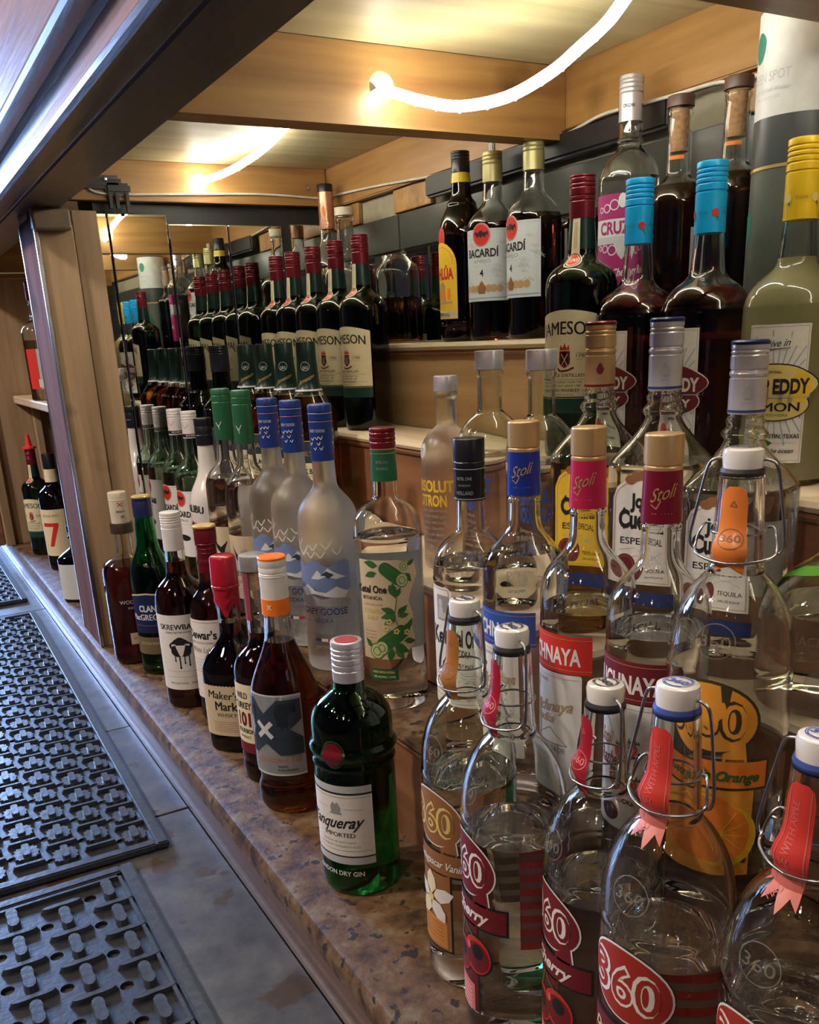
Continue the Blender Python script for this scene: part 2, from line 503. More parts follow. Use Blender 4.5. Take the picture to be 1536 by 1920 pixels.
COUNTER = mottled('worn_counter', [(0.3, (0.03, 0.016, 0.010)), (0.44, (0.10, 0.052, 0.026)), (0.54, (0.150, 0.086, 0.038)), (0.66, (0.19, 0.145, 0.095))], 34, 0.52, 0.6, stain=(60, 0.60, (0.035, 0.024, 0.018)))
STONE = mottled('worn_stone_slab', [(0.3, (0.022, 0.022, 0.026)), (0.5, (0.065, 0.062, 0.062)), (0.72, (0.12, 0.11, 0.10))], 16, 0.40, 0.4, stain=(17, 0.585, (0.05, 0.028, 0.010)))
BLACKP = plain('black_painted_wood', (0.018, 0.019, 0.02), 0.45)
GREYP = mottled('dark_grey_panel', [(0.3, (0.045, 0.05, 0.045)), (0.7, (0.075, 0.08, 0.07))], 5, 0.28, 0.02)
DRYW = plain('drywall_beige', (0.36, 0.33, 0.24), 0.8)
MIRROR = plain('silvered_mirror', (0.80, 0.84, 0.80), 0.012, 1.0, 0.03, 4)
ALU = plain('brushed_aluminium', (0.62, 0.64, 0.68), 0.28, 1.0, 0.1, 200)
ROOMW = plain('room_wall_dark', (0.10, 0.07, 0.055), 0.8)
ROOMC = plain('room_ceiling_dark', (0.08, 0.07, 0.065), 0.9)
WHITEWIRE = plain('white_wire', (0.72, 0.70, 0.64), 0.45)
def struct(o): o['kind'] = 'structure'; return o

Y0, YM = -1.2, 1.837          # near end of the built section, mirror wall
XB, ZC = 0.884, 0.886         # back wall, ceiling panel
XA1, XA, XBB, XC = 0.438, 0.54, 0.665, 0.78
Z1, ZA, ZB, ZCC = 0.14, 0.278, 0.415, 0.55

# room shell around the bar (seen only in reflections)
struct(box('floor', -4.0, 1.6, -3.5, 8.0, -0.95, -0.9, ROOMW, bev=0))
struct(box('ceiling', -4.0, 1.6, -3.5, 8.0, 2.5, 2.55, ROOMC, bev=0))
struct(box('wall_left', -4.05, -4.0, -3.5, 8.0, -0.9, 2.5, ROOMW, bev=0))
struct(box('wall_rear', -4.0, 1.6, -3.55, -3.5, -0.9, 2.5, ROOMW, bev=0))
struct(box('wall_far', -4.0, 1.6, 8.0, 8.05, -0.9, 2.5, ROOMW, bev=0))
struct(box('wall_right', 1.0, 1.05, -3.5, 8.0, -0.9, 2.5, ROOMW, bev=0))

# back wall of the shelf bay
wb = struct(box('wall_back', XB, XB + 0.06, Y0, YM + 0.02, 0, ZC, DRYW, bev=0))
bm = bmesh.new(); add_box(bm, 0.866, XB, Y0, YM, 0.812, ZC)
bmesh.ops.bevel(bm, geom=bm.edges[:], offset=0.002, segments=2, affect='EDGES')
finish('board', bm, PINE, wb)
for y0, y1 in ((0.2, 0.706), (0.71, 1.549), (1.553, YM)):
    box('dark_panel', 0.878, XB, y0, y1, 0.712, 0.771, GREYP, wb, 0.001)
box('dark_panel', 0.878, XB, Y0, 0.196, 0.712, 0.771, GREYP, wb, 0.001)
for y0, y1 in ((-0.3, 0.706), (0.71, 1.549), (1.553, YM)):
    pass
for y0, y1 in ((0.95, 1.40), (1.402, YM)):
    box('mirror_panel', 0.8815, XB, y0, y1, ZCC + 0.002, 0.709, MIRROR, wb, 0.0008)
box('dark_panel', 0.880, XB, Y0, 0.948, ZCC + 0.002, 0.710, GREYP, wb, 0.001)
for y0, y1 in ((1.565, 1.50), (1.41, 1.35)):
    pass
for y0, y1 in ((1.43, 1.56), (1.70, YM - 0.008), (0.735, 0.80)):
    box('wood_block', 0.874, XB, y0, y1, 0.7725, 0.811, PINEX, wb, 0.002)
bm = bmesh.new(); add_box(bm, 0.856, 0.874, 0.87, 1.42, 0.778, 0.811); bmesh.ops.bevel(bm, geom=bm.edges[:], offset=0.004, segments=3, affect='EDGES')
finish('black_rail', bm, BLACKP, wb)

# end wall with mirrors
we = struct(box('wall_end', 0.405, XB, YM, 1.96, 0, ZC, BLACKP, bev=0))
box('board', 0.338, XB - 0.02, YM - 0.022, YM, 0.818, ZC, PINEX, we, 0.0015)
for x0, x1, z1 in ((0.406, 0.4265, 0.800), (0.4275, 0.5365, 0.800), (0.5375, 0.654, 0.783), (0.655, 0.7675, 0.783), (0.786, 0.882, 0.786)):
    o = box('mirror_panel', x0, x1, YM - 0.006, YM - 0.0005, Z1 + 0.001 if x0 < XA else ZB + 0.001, z1, MIRROR, we, 0.0022)
# (the lower part of the end wall behind the steps)
# post / divider board between the bays
wd = struct(box('trim_1', 0.294, 0.884, 1.862, 1.965, 0.0, 0.80, POSTW, bev=0.001))
box('board', 0.2945, 0.358, 1.800, 1.8605, 0.0, 0.776, POSTW, wd, 0.002)
box('board', 0.3595, 0.404, 1.806, 1.8605, 0.0, 0.800, POSTW, wd, 0.002)
box('corner_rail', 0.2915, 0.2985, 1.7965, 1.8035, 0.0, 0.79, ALU, wd, 0.0012)
box('corner_rail', 0.2915, 0.2985, 1.9615, 1.9685, 0.0, 0.79, ALU, wd, 0.0012)
box('front_board', 0.2925, 0.2945, 1.803, 1.962, 0.0, 0.79, wood('reddish_post_front', (0.10, 0.045, 0.04), (0.19, 0.09, 0.07), axis=2, scale=8, rough=0.9), wd, 0)
MATS['reddish_post_front'].node_tree.nodes['Principled BSDF'].inputs['Specular IOR Level'].default_value = 0.08
for _n in ('varnished_fascia', 'worn_counter'): MATS[_n].node_tree.nodes['Principled BSDF'].inputs['Specular IOR Level'].default_value = 0.25
box('wood_block', 0.288, 0.352, 1.772, 1.7985, 0.764, 0.798, plain('grey_brown_block', (0.23, 0.17, 0.11), 0.5), wd, 0.004)

# ceiling panels, joists
for i, (y0, y1) in enumerate(((Y0, 0.56), (0.601, 1.064), (1.108, YM))):
    struct(box('trim_2' if i == 0 else 'trim_2', 0.338, XB + 0.05, y0, y1, ZC, ZC + 0.012, PLY, bev=0))
def joist(y0, y1, z0, hole=None, num=3):
    bm = bmesh.new()
    x0, x1 = 0.339, 0.865
    if not hole: add_box(bm, x0, x1, y0, y1, z0, ZC)
    else:
        hx, hz, hr = hole; n = 24
        rim = [(hx + hr * math.cos(2 * PI * (k + 0.5) / n), hz + hr * math.sin(2 * PI * (k + 0.5) / n)) for k in range(n)]
        def sq(x, z):
            dx, dz = x - hx, z - hz; t = 1e9
            if dx > 1e-9: t = min(t, (x1 - hx) / dx)
            if dx < -1e-9: t = min(t, (x0 - hx) / dx)
            if dz > 1e-9: t = min(t, (ZC - hz) / dz)
            if dz < -1e-9: t = min(t, (z0 - hz) / dz)
            return (hx + dx * t, hz + dz * t)
        corners = [(x1, ZC), (x0, ZC), (x0, z0), (x1, z0)]
        pts = [sq(*p) for p in rim]
        for yy, fl in ((y0, False), (y1, True)):
            R_ = [bm.verts.new((x, yy, z)) for x, z in rim]; O_ = [bm.verts.new((x, yy, z)) for x, z in pts]
            for k in range(n):
                k2 = (k + 1) % n
                q = [R_[k], O_[k]]
                a, b2 = pts[k], pts[k2]
                for c in corners:   # insert the plate corner if the two border points lie on different sides
                    if abs(a[0] - b2[0]) > 1e-6 and abs(a[1] - b2[1]) > 1e-6 and ((abs(a[0] - c[0]) < 1e-6 and abs(b2[1] - c[1]) < 1e-6) or (abs(a[1] - c[1]) < 1e-6 and abs(b2[0] - c[0]) < 1e-6)):
                        q.append(bm.verts.new((c[0], yy, c[1])))
                q += [O_[k2], R_[k2]]
                bm.faces.new(q)
        bmesh.ops.remove_doubles(bm, verts=bm.verts[:], dist=1e-6)
        for ring in (rim,):
            A = [bm.verts.new((x, y0, z)) for x, z in ring]; B = [bm.verts.new((x, y1, z)) for x, z in ring]
            for k in range(n): bm.faces.new((A[k], A[(k + 1) % n], B[(k + 1) % n], B[k]))
        for (xa, za), (xb, zb) in zip(corners, corners[1:] + corners[:1]):
            bm.faces.new([bm.verts.new(p) for p in ((xa, y0, za), (xb, y0, zb), (xb, y1, zb), (xa, y1, za))])
        bmesh.ops.remove_doubles(bm, verts=bm.verts[:], dist=1e-6)
    return struct(finish('trim_%d' % num, bm, PINEX, None, True, 30))
HX, HZ = 0.589, 0.842
joist(1.066, 1.106, 0.800, (HX, HZ, 0.017))
joist(0.562, 0.600, 0.800, (0.60, 0.845, 0.017), 4)
joist(-0.16, -0.12, 0.800, None, 5)

# overhead beam and cabinet front, one moulding run along the bar
beam = [(0.338, ZC + 0.03), (0.338, 0.800), (0.268, 0.800), (0.266, 0.803), (0.262, 0.803), (0.260, 0.799), (0.240, 0.795), (0.231, 0.796), (0.2265, 0.800), (0.226, 0.806),
        (0.230, 0.811), (0.238, 0.813), (0.2375, 0.829), (0.239, 0.830), (0.2385, 0.846), (0.232, 0.852), (0.222, 0.853), (0.214, 0.856), (0.211, 0.861), (0.213, 0.867),
        (0.221, 0.870), (0.222, 1.6), (0.42, 1.6), (0.42, ZC + 0.03)]
def beam_mats(o):
    for m in (FASCW, plain('fascia_painted_sheen', (0.17, 0.11, 0.09), 0.35, var=0.2)): o.data.materials.append(m)  # the sheen of the upper fascia strip is put into its colour
    for p in o.data.polygons:
        c = p.center
        if abs(p.normal.y) > 0.9: continue
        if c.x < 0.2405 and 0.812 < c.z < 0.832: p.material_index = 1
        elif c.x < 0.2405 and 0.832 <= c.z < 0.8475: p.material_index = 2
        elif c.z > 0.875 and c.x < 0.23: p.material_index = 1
bo = struct(prism_y('trim_6', beam, Y0, 6.0, DARKW)); beam_mats(bo)

# stepped display shelf: four levels, each with its own tread and front board
def tread(x0, x1, z, m, dust=False):
    prism_y('tread', [(x0 + 0.002, z - 0.012), (x0 - 0.003, z - 0.0105), (x0 - 0.0055, z - 0.006), (x0 - 0.003, z - 0.0012), (x0 + 0.002, z), (x1, z), (x1, z - 0.012)], Y0, YM - 0.007, m, st)
    prism_y('bead', [(x0 + 0.0005, z - 0.0195), (x0 - 0.001, z - 0.016), (x0 + 0.0005, z - 0.0122), (x0 + 0.006, z - 0.0122), (x0 + 0.006, z - 0.0195)], Y0, YM - 0.007, REDW, st)
TREADS = ((XA1, XA + 0.002, Z1, COUNTER, REDW), (XA, XBB + 0.002, ZA, TREADW, REDW), (XBB, XC + 0.002, ZB, TREADW, REDW), (XC, XB - 0.001, ZCC, TREADW, STEPW))
below = 0.0
LV = ['lowest brown step of the display shelf, carrying the gold-capped vodkas', 'second step of the display shelf, pale edge, carrying the tequilas', 'third step of the display shelf, carrying the row of green whiskeys', 'top step of the display shelf against the dark panels and mirror']
for li, (x0, x1, z, tm, rm) in enumerate(TREADS):
    st = empty('shelf_step', (0, 0, 0)); tag(st, LV[li], 'shelf')
    tread(x0, x1, z, tm)
    box('riser', x0 + 0.005, x0 + 0.016, Y0, YM - 0.007, below, z - 0.012, rm, st, 0)
    below = z

# bar counter top with rounded nose, kick strip
ct = empty('back_bar_counter'); tag(ct, 'worn brown back bar counter with a rounded front edge', 'counter')
prism_y('counter_top', [(0.2800, -0.03), (0.2785, -0.016), (0.2795, -0.008), (0.283, -0.002), (0.2895, 0), (0.8835, 0), (0.8835, -0.03)], Y0, 6.0, COUNTER, ct)
box('front_board', 0.283, 0.30, Y0, 6.0, -0.07, -0.03, wood('counter_front', (0.06, 0.03, 0.018), (0.14, 0.075, 0.045), axis=1, rough=0.4, scale=8), ct, 0)
prism_y('edge_strip', [(0.2755, -0.0695), (0.2745, -0.064), (0.2755, -0.0605), (0.279, -0.0605), (0.283, -0.062), (0.283, -0.0695)], Y0, 6.0, plain('copper_tinted_steel', (0.42, 0.34, 0.30), 0.3, 0.9), ct)

# lower work top of stone slabs
lw = empty('work_top'); tag(lw, 'stained grey stone work top below the back bar', 'counter')
for y0, y1, dz in ((Y0, 1.178, 0.0), (1.181, 1.53, 0.0008), (1.533, 2.45, 0.0), (2.453, 6.0, 0.0)):
    box('stone_slab', -0.45, 0.2752, y0, y1, -0.10, -0.070 + dz * 0.9, STONE, lw, 0.0015)
struct(box('trim_7', -0.45, 0.30, Y0, 6.0, -0.9, -0.10, BLACKP, bev=0))

# farther bay beyond the post
w2 = struct(box('wall_divider', 0.29, 0.884, 3.05, 3.09, 0, ZC, POSTW, bev=0))
box('board', 0.262, 0.288, 3.02, 3.10, 0.0, 0.78, POSTW, w2, 0.003)
box('board', 0.240, 0.261, 3.045, 3.10, 0.0, 0.78, FASCW, w2, 0.003)
box('board', 0.27, 0.884, 3.03, 3.049, 0.775, ZC, PINEX, w2, 0.002)
struct(box('wall_back_far', XB, XB + 0.06, 1.97, 3.1, 0, ZC, PINE, bev=0))
struct(box('trim_8', 0.338, XB, 1.97, 3.1, ZC, ZC + 0.012, PLY, bev=0))
fs = empty('bottle_shelf'); tag(fs, 'wooden shelf board in the far bay beyond the post, one bottle on it', 'shelf')
box('shelf_board', 0.355, 0.883, 1.97, 3.045, 0.425, 0.447, TREADW, fs, 0.004)
box('support', 0.40, 0.42, 3.0, 3.045, 0.0, 0.425, POSTW, fs, 0.002)
tag(tube('hanging_rod', [(0.27, 3.01, 0.79), (0.55, 3.01, 0.79)], 0.003, ALU), 'thin metal rod on the pine wall beyond the post', 'rod')

# rope lights
RL = emit('led_rope', (1.0, 0.96, 0.84), ROPE_STRENGTH)
LEDC = emit('led_chip', (0.8, 0.9, 1.0), 60.0)
bm = bmesh.new(); bmesh.ops.create_uvsphere(bm, u_segments=8, v_segments=6, radius=0.0021); LEDM = bpy.data.meshes.new('led'); bm.to_mesh(LEDM); bm.free(); LEDM.materials.append(LEDC)
def rope(pts, label):
    r = empty('rope_light'); tag(r, label, 'light')
    o = tube('light_tube', pts, 0.0060, RL, r, 10)
    sp = spline(pts, 5)
    for q in sp[2::3]:
        k = bpy.data.objects.new('led', LEDM); COL.objects.link(k); k.parent = r; k.location = (q.x, q.y, q.z - 0.0052)
    return r
rope([(HX, 1.105, 0.836), (0.583, 1.055, 0.834), (0.585, 1.030, 0.828), (0.607, 1.005, 0.816), (0.645, 0.985, 0.809), (0.671, 0.930, 0.808), (0.675, 0.858, 0.815), (0.673, 0.809, 0.825), (0.669, 0.762, 0.835), (0.655, 0.715, 0.846), (0.630, 0.65, 0.850), (0.60, 0.598, 0.845)],
     'bright LED rope light drooping in a curve from the round hole above the vodkas')
rope([(0.600, 1.83, 0.854), (0.603, 1.79, 0.852), (0.628, 1.70, 0.858), (0.640, 1.58, 0.869), (0.622, 1.42, 0.876), (0.597, 1.30, 0.872), (0.590, 1.18, 0.856), (HX, 1.108, 0.840)],
     'farther bright LED rope light running to the end board beside the mirrors')
bm = bmesh.new(); bmesh.ops.create_uvsphere(bm, u_segments=16, v_segments=10, radius=0.0125)  # sphere added to give the bright glow where the rope meets the board
o = finish('rope_end_glow', bm, RL, [q for q in COL.objects if q.name.startswith('rope_light')][-1]); o.location = (0.600, YM - 0.033, 0.852)
rope([(0.60, 0.560, 0.845), (0.62, 0.45, 0.85), (0.66, 0.25, 0.87), (0.62, 0.0, 0.87), (0.60, -0.11, 0.86)], 'LED rope light over the nearest bottles, out of view')

# wires
tag(tube('wire', [(0.385, YM - 0.026, 0.868), (0.392, YM - 0.026, 0.848), (0.418, YM - 0.026, 0.829), (0.55, YM - 0.025, 0.831), (0.72, YM - 0.025, 0.836), (0.846, YM - 0.026, 0.832), (0.860, YM - 0.05, 0.833), (0.8625, 1.607, 0.824),
      (0.8625, 1.336, 0.806), (0.8625, 1.20, 0.808), (0.862, 1.07, 0.806), (0.8525, 0.98, 0.812), (0.8525, 0.902, 0.809), (0.859, 0.85, 0.809), (0.8635, 0.808, 0.809), (0.8635, 0.744, 0.803), (0.8635, 0.5, 0.80)], 0.0021, WHITEWIRE),
    'thin white wire running along the pine boards around the shelf bay', 'wire')
br = empty('wall_bracket', (0.425, YM - 0.024, 0.84)); tag(br, 'small black metal bracket on the end board beside the post', 'bracket')
bm = bmesh.new(); add_box(bm, -0.052, 0.03, -0.006, 0, -0.004, 0.018); bmesh.ops.bevel(bm, geom=bm.edges[:], offset=0.005, segments=2, affect='EDGES'); finish('plate', bm, BLACKP, br)
bm = bmesh.new(); add_box(bm, 0.0, 0.045, -0.010, 0, -0.012, 0.006); bmesh.ops.bevel(bm, geom=bm.edges[:], offset=0.004, segments=2, affect='EDGES'); finish('hook_plate', bm, BLACKP, br)
for x in (0.004, 0.016, 0.034): 
    bm = bmesh.new(); add_box(bm, x, x + 0.006, -0.009, -0.002, -0.036 if x < 0.03 else -0.042, -0.010); finish('prong', bm, BLACKP, br)
bm = bmesh.new(); add_lathe(bm, [(0, 0), (0.004, 0), (0.0032, 0.002), (0, 0.003)], 12); o = finish('screw_head', bm, ALU, br); o.location = (0.002, -0.006, 0.012); o.rotation_euler = (PI / 2, 0, 0)
bm = bmesh.new(); add_lathe(bm, [(0, 0), (0.0045, 0), (0.0035, 0.003), (0, 0.004)], 12); o = finish('wall_screw', bm, ALU); o.location = (0.822, YM - 0.022, 0.851); o.rotation_euler = (PI / 2, 0, 0); tag(o, 'silver screw head in the end board near the corner', 'screw')

# pendant bulbs of the bar room, behind the camera (small warm glints in the glass); the added blue bulb stands in for a TV
BULB = emit('pendant_bulb', (1.0, 0.62, 0.3), 260.0); BULBC = emit('screen_glint_bulb', (0.45, 0.65, 1.0), 160.0)
for i, (x, y, z, m) in enumerate(((-1.1, -0.4, 1.5, BULB), (-1.5, 0.2, 1.55, BULB), (-0.9, 0.9, 1.6, BULB), (-0.75, -0.9, 1.45, BULBC), (-2.0, 1.2, 1.6, BULB))):
    b = empty('pendant_lamp', (x, y, z)); tag(b, ['warm pendant lamp hanging over the near end of the bar room', 'warm pendant lamp hanging over the middle of the bar room', 'warm pendant lamp hanging closest to the shelf bay', 'added cool blue bulb standing in for the glint of a screen, behind the viewer', 'warm pendant lamp hanging farthest out in the bar room'][i], 'lamp', 'pendant lamps over the bar room')
    bm = bmesh.new(); bmesh.ops.create_uvsphere(bm, u_segments=12, v_segments=8, radius=0.022); finish('bulb', bm, m, b)
    bm = bmesh.new(); add_lathe(bm, [(0.012, 0.02), (0.012, 0.05), (0.0, 0.052)], 12); finish('socket', bm, BLACKP, b)
    bm = bmesh.new(); add_tube(bm, [(0, 0, 0.05), (0, 0, 2.5 - z)], 0.002, 6); finish('cord', bm, BLACKP, b)

# rubber service mats
RUB = plain('black_rubber', (0.045, 0.055, 0.072), 0.30, 0, 0.3, 120, 0.2); RUBD = plain('black_rubber_gap_shade', (0.012, 0.013, 0.016), 0.45, 0, 0.3, 120, 0.2)  # second one is a darker copy: shade between the nubs put into the colour
def mat_thing(x1, y0, y1, cols, rows, px, py, big, rot, label, z=-0.0685):
    m = empty('bar_mat', (x1, y0, z), rot); tag(m, label, 'mat')
    W = cols * px + 0.032; L_ = y1 - y0
    bm = bmesh.new()
    rim = 0.016
    # rim: four bars around the field
    for a in ((-rim, 0, 0, L_), (-W, -W + rim, 0, L_), (-W + rim, -rim, 0, rim), (-W + rim, -rim, L_ - rim, L_)):
        add_box(bm, a[0], a[1], a[2], a[3], 0.0, 0.0105)
    bmesh.ops.bevel(bm, geom=[e for e in bm.edges], offset=0.002, segments=2, affect='EDGES')
    finish('rim', bm, RUB, m, True, 40)
    if big:
        bm = bmesh.new()
        for a in ((-rim - 0.007, -rim - 0.003, rim + 0.004, L_ - rim - 0.004), (-W + rim, -rim - 0.003, L_ - rim - 0.008, L_ - rim - 0.004)): add_box(bm, a[0], a[1], a[2], a[3], 0.004, 0.0095)
        finish('inner_ridge', bm, RUB, m)
    # perforated plate
    bm = bmesh.new(); n = 12; hr = 0.0072 if big else 0.0065; PZ = 0.004 if big else 0.0022
    Y1_ = L_ - rim
    for i in range(cols):
        xa = -W + rim + i * px; xb = xa + px
        off = (py / 2 if i % 2 else 0)
        y = rim
        for j in range(rows + 1):
            ya = max(rim, rim + j * py - off); yb = min(Y1_, rim + (j + 1) * py - off)
            if yb - ya < 0.004: continue
            full = yb - ya > py * 0.9
            if not full or j > rows:
                vs = [bm.verts.new(p) for p in ((xa, ya, PZ), (xb, ya, PZ), (xb, yb, PZ), (xa, yb, PZ))]; bm.faces.new(vs); continue
            hx, hy = xa + 0.16 * px, ya + (0.5 if big else 0.5) * py
            ringv = [bm.verts.new((hx + hr * math.cos(2 * PI * k / n), hy + hr * math.sin(2 * PI * k / n), PZ)) for k in range(n)]
            low = [bm.verts.new((v.co.x, v.co.y, 0.0002)) for v in ringv]
            cor = [bm.verts.new(p) for p in ((xb, yb, PZ), (xa, yb, PZ), (xa, ya, PZ), (xb, ya, PZ))]
            for q in range(4):
                for k in range(3): bm.faces.new((cor[q], ringv[(q * 3 + k + 1) % n], ringv[q * 3 + k]))
                bm.faces.new((cor[q], cor[(q + 1) % 4], ringv[(q * 3 + 3) % n]))
            for k in range(n): bm.faces.new((ringv[k], ringv[(k + 1) % n], low[(k + 1) % n], low[k]))
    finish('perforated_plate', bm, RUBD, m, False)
    # raised nubs and bars, shared meshes
    def solid(outline, h, bev):
        b = bmesh.new(); bot = [b.verts.new((x, y, 0)) for x, y in outline]; tp = [b.verts.new((x * bev, y * (1 - (1 - bev) * 0.5), h)) for x, y in outline]
        k = len(outline); b.faces.new(tp)
        for i in range(k): b.faces.new((bot[i], bot[(i + 1) % k], tp[(i + 1) % k], tp[i]))
        return b
    if big:
        pe = []
        for k in range(14):
            a = 2 * PI * k / 14; c, s_ = math.cos(a), math.sin(a)
            pe.append((0.0095 * c * (0.66 + 0.46 * abs(s_)), 0.0205 * s_))
        ba = [(y * 1.25, x * 0.55) for x, y in pe][::-1]
        hN, hB = 0.0100, 0.0070
    else:
        pe = [(0.0056 * math.copysign(abs(math.cos(a)) ** 0.5, math.cos(a)), 0.0165 * math.copysign(abs(math.sin(a)) ** 0.35, math.sin(a))) for a in [2 * PI * (k + 0.5) / 12 for k in range(12)]]
        ba = [(-0.0205, -0.0025), (0.0205, -0.0025), (0.0212, 0), (0.0205, 0.0025), (-0.0205, 0.0025), (-0.0212, 0)]
        hN, hB = 0.0095, 0.0058
    pn = finish('nub', solid(pe, hN, 0.88), RUB, m, True, 40); pb = finish('bar', solid(ba, hB, 0.85), RUB, m, True, 40)
    first = True
    pads = None
    if not big:
        pd = [(0.0150 * c, 0.0165 * s_) for c, s_ in [(math.copysign(abs(math.cos(a)) ** 0.6, math.cos(a)) * (1 + 0.09 * (-1) ** k), math.copysign(abs(math.sin(a)) ** 0.6, math.sin(a)) * (1 + 0.06 * (-1) ** k)) for k, a in enumerate([2 * PI * k / 24 for k in range(24)])]]
        bm = bmesh.new()
    cnt = 0
    for i in range(cols):
        cx = -W + rim + (i + 0.56) * px; off = (py / 2 if i % 2 else 0)
        for j in range(rows + 1):
            cy = rim + (j + 0.5) * py - off
            for kind, yy in (('n', cy), ('b', cy + py / 2)):
                lim = 0.013 if kind == 'n' else 0.004
                if yy < rim + lim or yy > L_ - rim - lim: continue
                if not big and kind == 'n':
                    b0 = [bm.verts.new((cx + x, yy + y, 0.0022)) for x, y in pd]; t0 = [bm.verts.new((cx + x, yy + y, 0.0070)) for x, y in pd]
                    bm.faces.new(t0)
                    for k in range(24): bm.faces.new((b0[k], b0[(k + 1) % 24], t0[(k + 1) % 24], t0[k]))
                src = pn if kind == 'n' else pb
                if kind == 'n' and first: o = pn; first = False
                elif kind == 'b' and 'used' not in m: o = pb; m['used'] = 1
                else: o = src.copy(); COL.objects.link(o); o.parent = m
                o.location = (cx, yy, 0.0030); cnt += 1
    if not big: finish('scalloped_pads', bm, RUB, m, False)['kind'] = 'stuff'
    del m['used']
    return m
mat_thing(0.222, 1.085, 2.40, 7, 20, 0.0445, 0.0635, False, math.radians(-1.0), 'far black rubber bar mat with a woven pattern of small nubs, blue in the light')
mat_thing(0.170, 0.42, 1.062, 5, 10, 0.054, 0.061, True, math.radians(0.3), 'near black rubber bar mat with hourglass nubs and round holes')
mat_thing(0.246, 2.55, 3.6, 5, 16, 0.0445, 0.0635, False, 0, 'third black rubber bar mat at the far left beyond a gap')
# ================================================================== BOTTLES
CLEAR = glass('clear_glass', (0.965, 0.975, 0.955))
CLEARG = glass('faint_green_glass', (0.93, 0.97, 0.92))
FROST = glass('frosted_glass', (0.93, 0.94, 0.95), 0.42, 1.42)
FROSTW = glass('frosted_citron_glass', (0.95, 0.95, 0.88), 0.35, 1.42)
GREENG = glass('dark_green_glass', (0.015, 0.06, 0.025), 0.02, 1.5)
TANQG = glass('emerald_glass', (0.008, 0.17, 0.035), 0.01, 1.45)
SCOTG = glass('green_glass', (0.05, 0.42, 0.16), 0.01, 1.45)
BACG = glass('pale_green_glass', (0.80, 0.95, 0.84), 0.0, 1.42)
BROWNG = glass('dark_brown_glass', (0.03, 0.012, 0.008), 0.02, 1.5)
BLACKG = glass('black_glass', (0.006, 0.008, 0.012), 0.03, 1.5)
LWH = glass('whiskey', (0.42, 0.12, 0.03), 0.0, 1.36)
LDK = glass('dark_bourbon', (0.16, 0.035, 0.012), 0.0, 1.36)
LRED = glass('red_bourbon', (0.30, 0.04, 0.015), 0.0, 1.36)
LORG = glass('orange_scotch', (0.85, 0.27, 0.05), 0.0, 1.36)
LGOLD = glass('gold_tequila', (0.70, 0.40, 0.07), 0.0, 1.36)
LCHER = glass('cherry_vodka', (0.10, 0.008, 0.012), 0.0, 1.36)
LRUM = glass('dark_rum', (0.14, 0.03, 0.018), 0.0, 1.36)
LLEM = plain('cloudy_lemonade', (0.80, 0.76, 0.36), 0.4, 0, 0.1, 12, 0, 0, 0.55)
CERAM = plain('white_ceramic', (0.80, 0.79, 0.76), 0.12, 0, 0.02, 40, 0, 0.5)
WIRE = plain('steel_wire', (0.5, 0.5, 0.5), 0.25, 1.0, 0.1, 300)
GASK = plain('black_gasket', (0.03, 0.03, 0.035), 0.5); GASKB = plain('blue_gasket', (0.05, 0.09, 0.35), 0.4)
MRCAP = plain('maroon_cap', (0.17, 0.012, 0.022), 0.28, 0.35, 0.08, 90); SKYCAP = plain('sky_blue_cap', (0.01, 0.46, 1.0), 0.35, 0.1, 0.06)
YELCAP = plain('yellow_cap', (0.85, 0.56, 0.02), 0.35, 0.1, 0.06); SILCAP = plain('silver_cap', (0.60, 0.59, 0.65), 0.3, 0.5, 0.06)
GOLDCAP = plain('gold_cap', (0.58, 0.38, 0.18), 0.34, 0.5, 0.06); PALEGOLD = plain('pale_gold_cap', (0.50, 0.45, 0.20), 0.4, 0.45, 0.06)
BLKCAP = plain('black_cap', (0.012, 0.013, 0.02), 0.3, 0.1); WHTCAP = plain('white_cap', (0.74, 0.71, 0.70), 0.35, 0.05, 0.04)
NAVCAP = plain('navy_top', (0.02, 0.03, 0.12), 0.3, 0.3); GGCAP = plain('royal_blue_cap', (0.012, 0.04, 0.22), 0.35, 0.1); GRNCAP = plain('green_cap', (0.02, 0.12, 0.055), 0.35, 0.1)
REDWAX = plain('red_wax', (0.42, 0.012, 0.03), 0.25, 0, 0.12, 30, 0.2, 0.4); ORGCAP = plain('orange_cap', (0.88, 0.20, 0.02), 0.35); COPPER = plain('copper_foil', (0.55, 0.27, 0.17), 0.3, 0.6, 0.15, 120, 0.3)
GREENFOIL = plain('dark_green_foil', (0.005, 0.028, 0.022), 0.32, 0.2, 0.1); BRNCAP = plain('brown_stopper', (0.10, 0.055, 0.04), 0.4); CORK = plain('cork', (0.72, 0.42, 0.22), 0.75, 0, 0.25, 220, 0.4)
WHITEGL = plain('opaque_white_bottle', (0.72, 0.66, 0.64), 0.18, 0, 0.03, 20, 0, 0.5); MAROONC = plain('maroon_paint', (0.16, 0.006, 0.014), 0.3)
REDFOIL = plain('crimson_band', (0.55, 0.02, 0.09), 0.32, 0.2); MARFOIL = plain('burgundy_band', (0.20, 0.008, 0.03), 0.32, 0.2); BLUFOIL = plain('blue_band', (0.015, 0.04, 0.33), 0.3, 0.2)

def EMB():
    m = plain('embossed_glass', (0.45, 0.43, 0.38), 0.08)
    m.node_tree.nodes['Principled BSDF'].inputs['Alpha'].default_value = 0.3
    return m
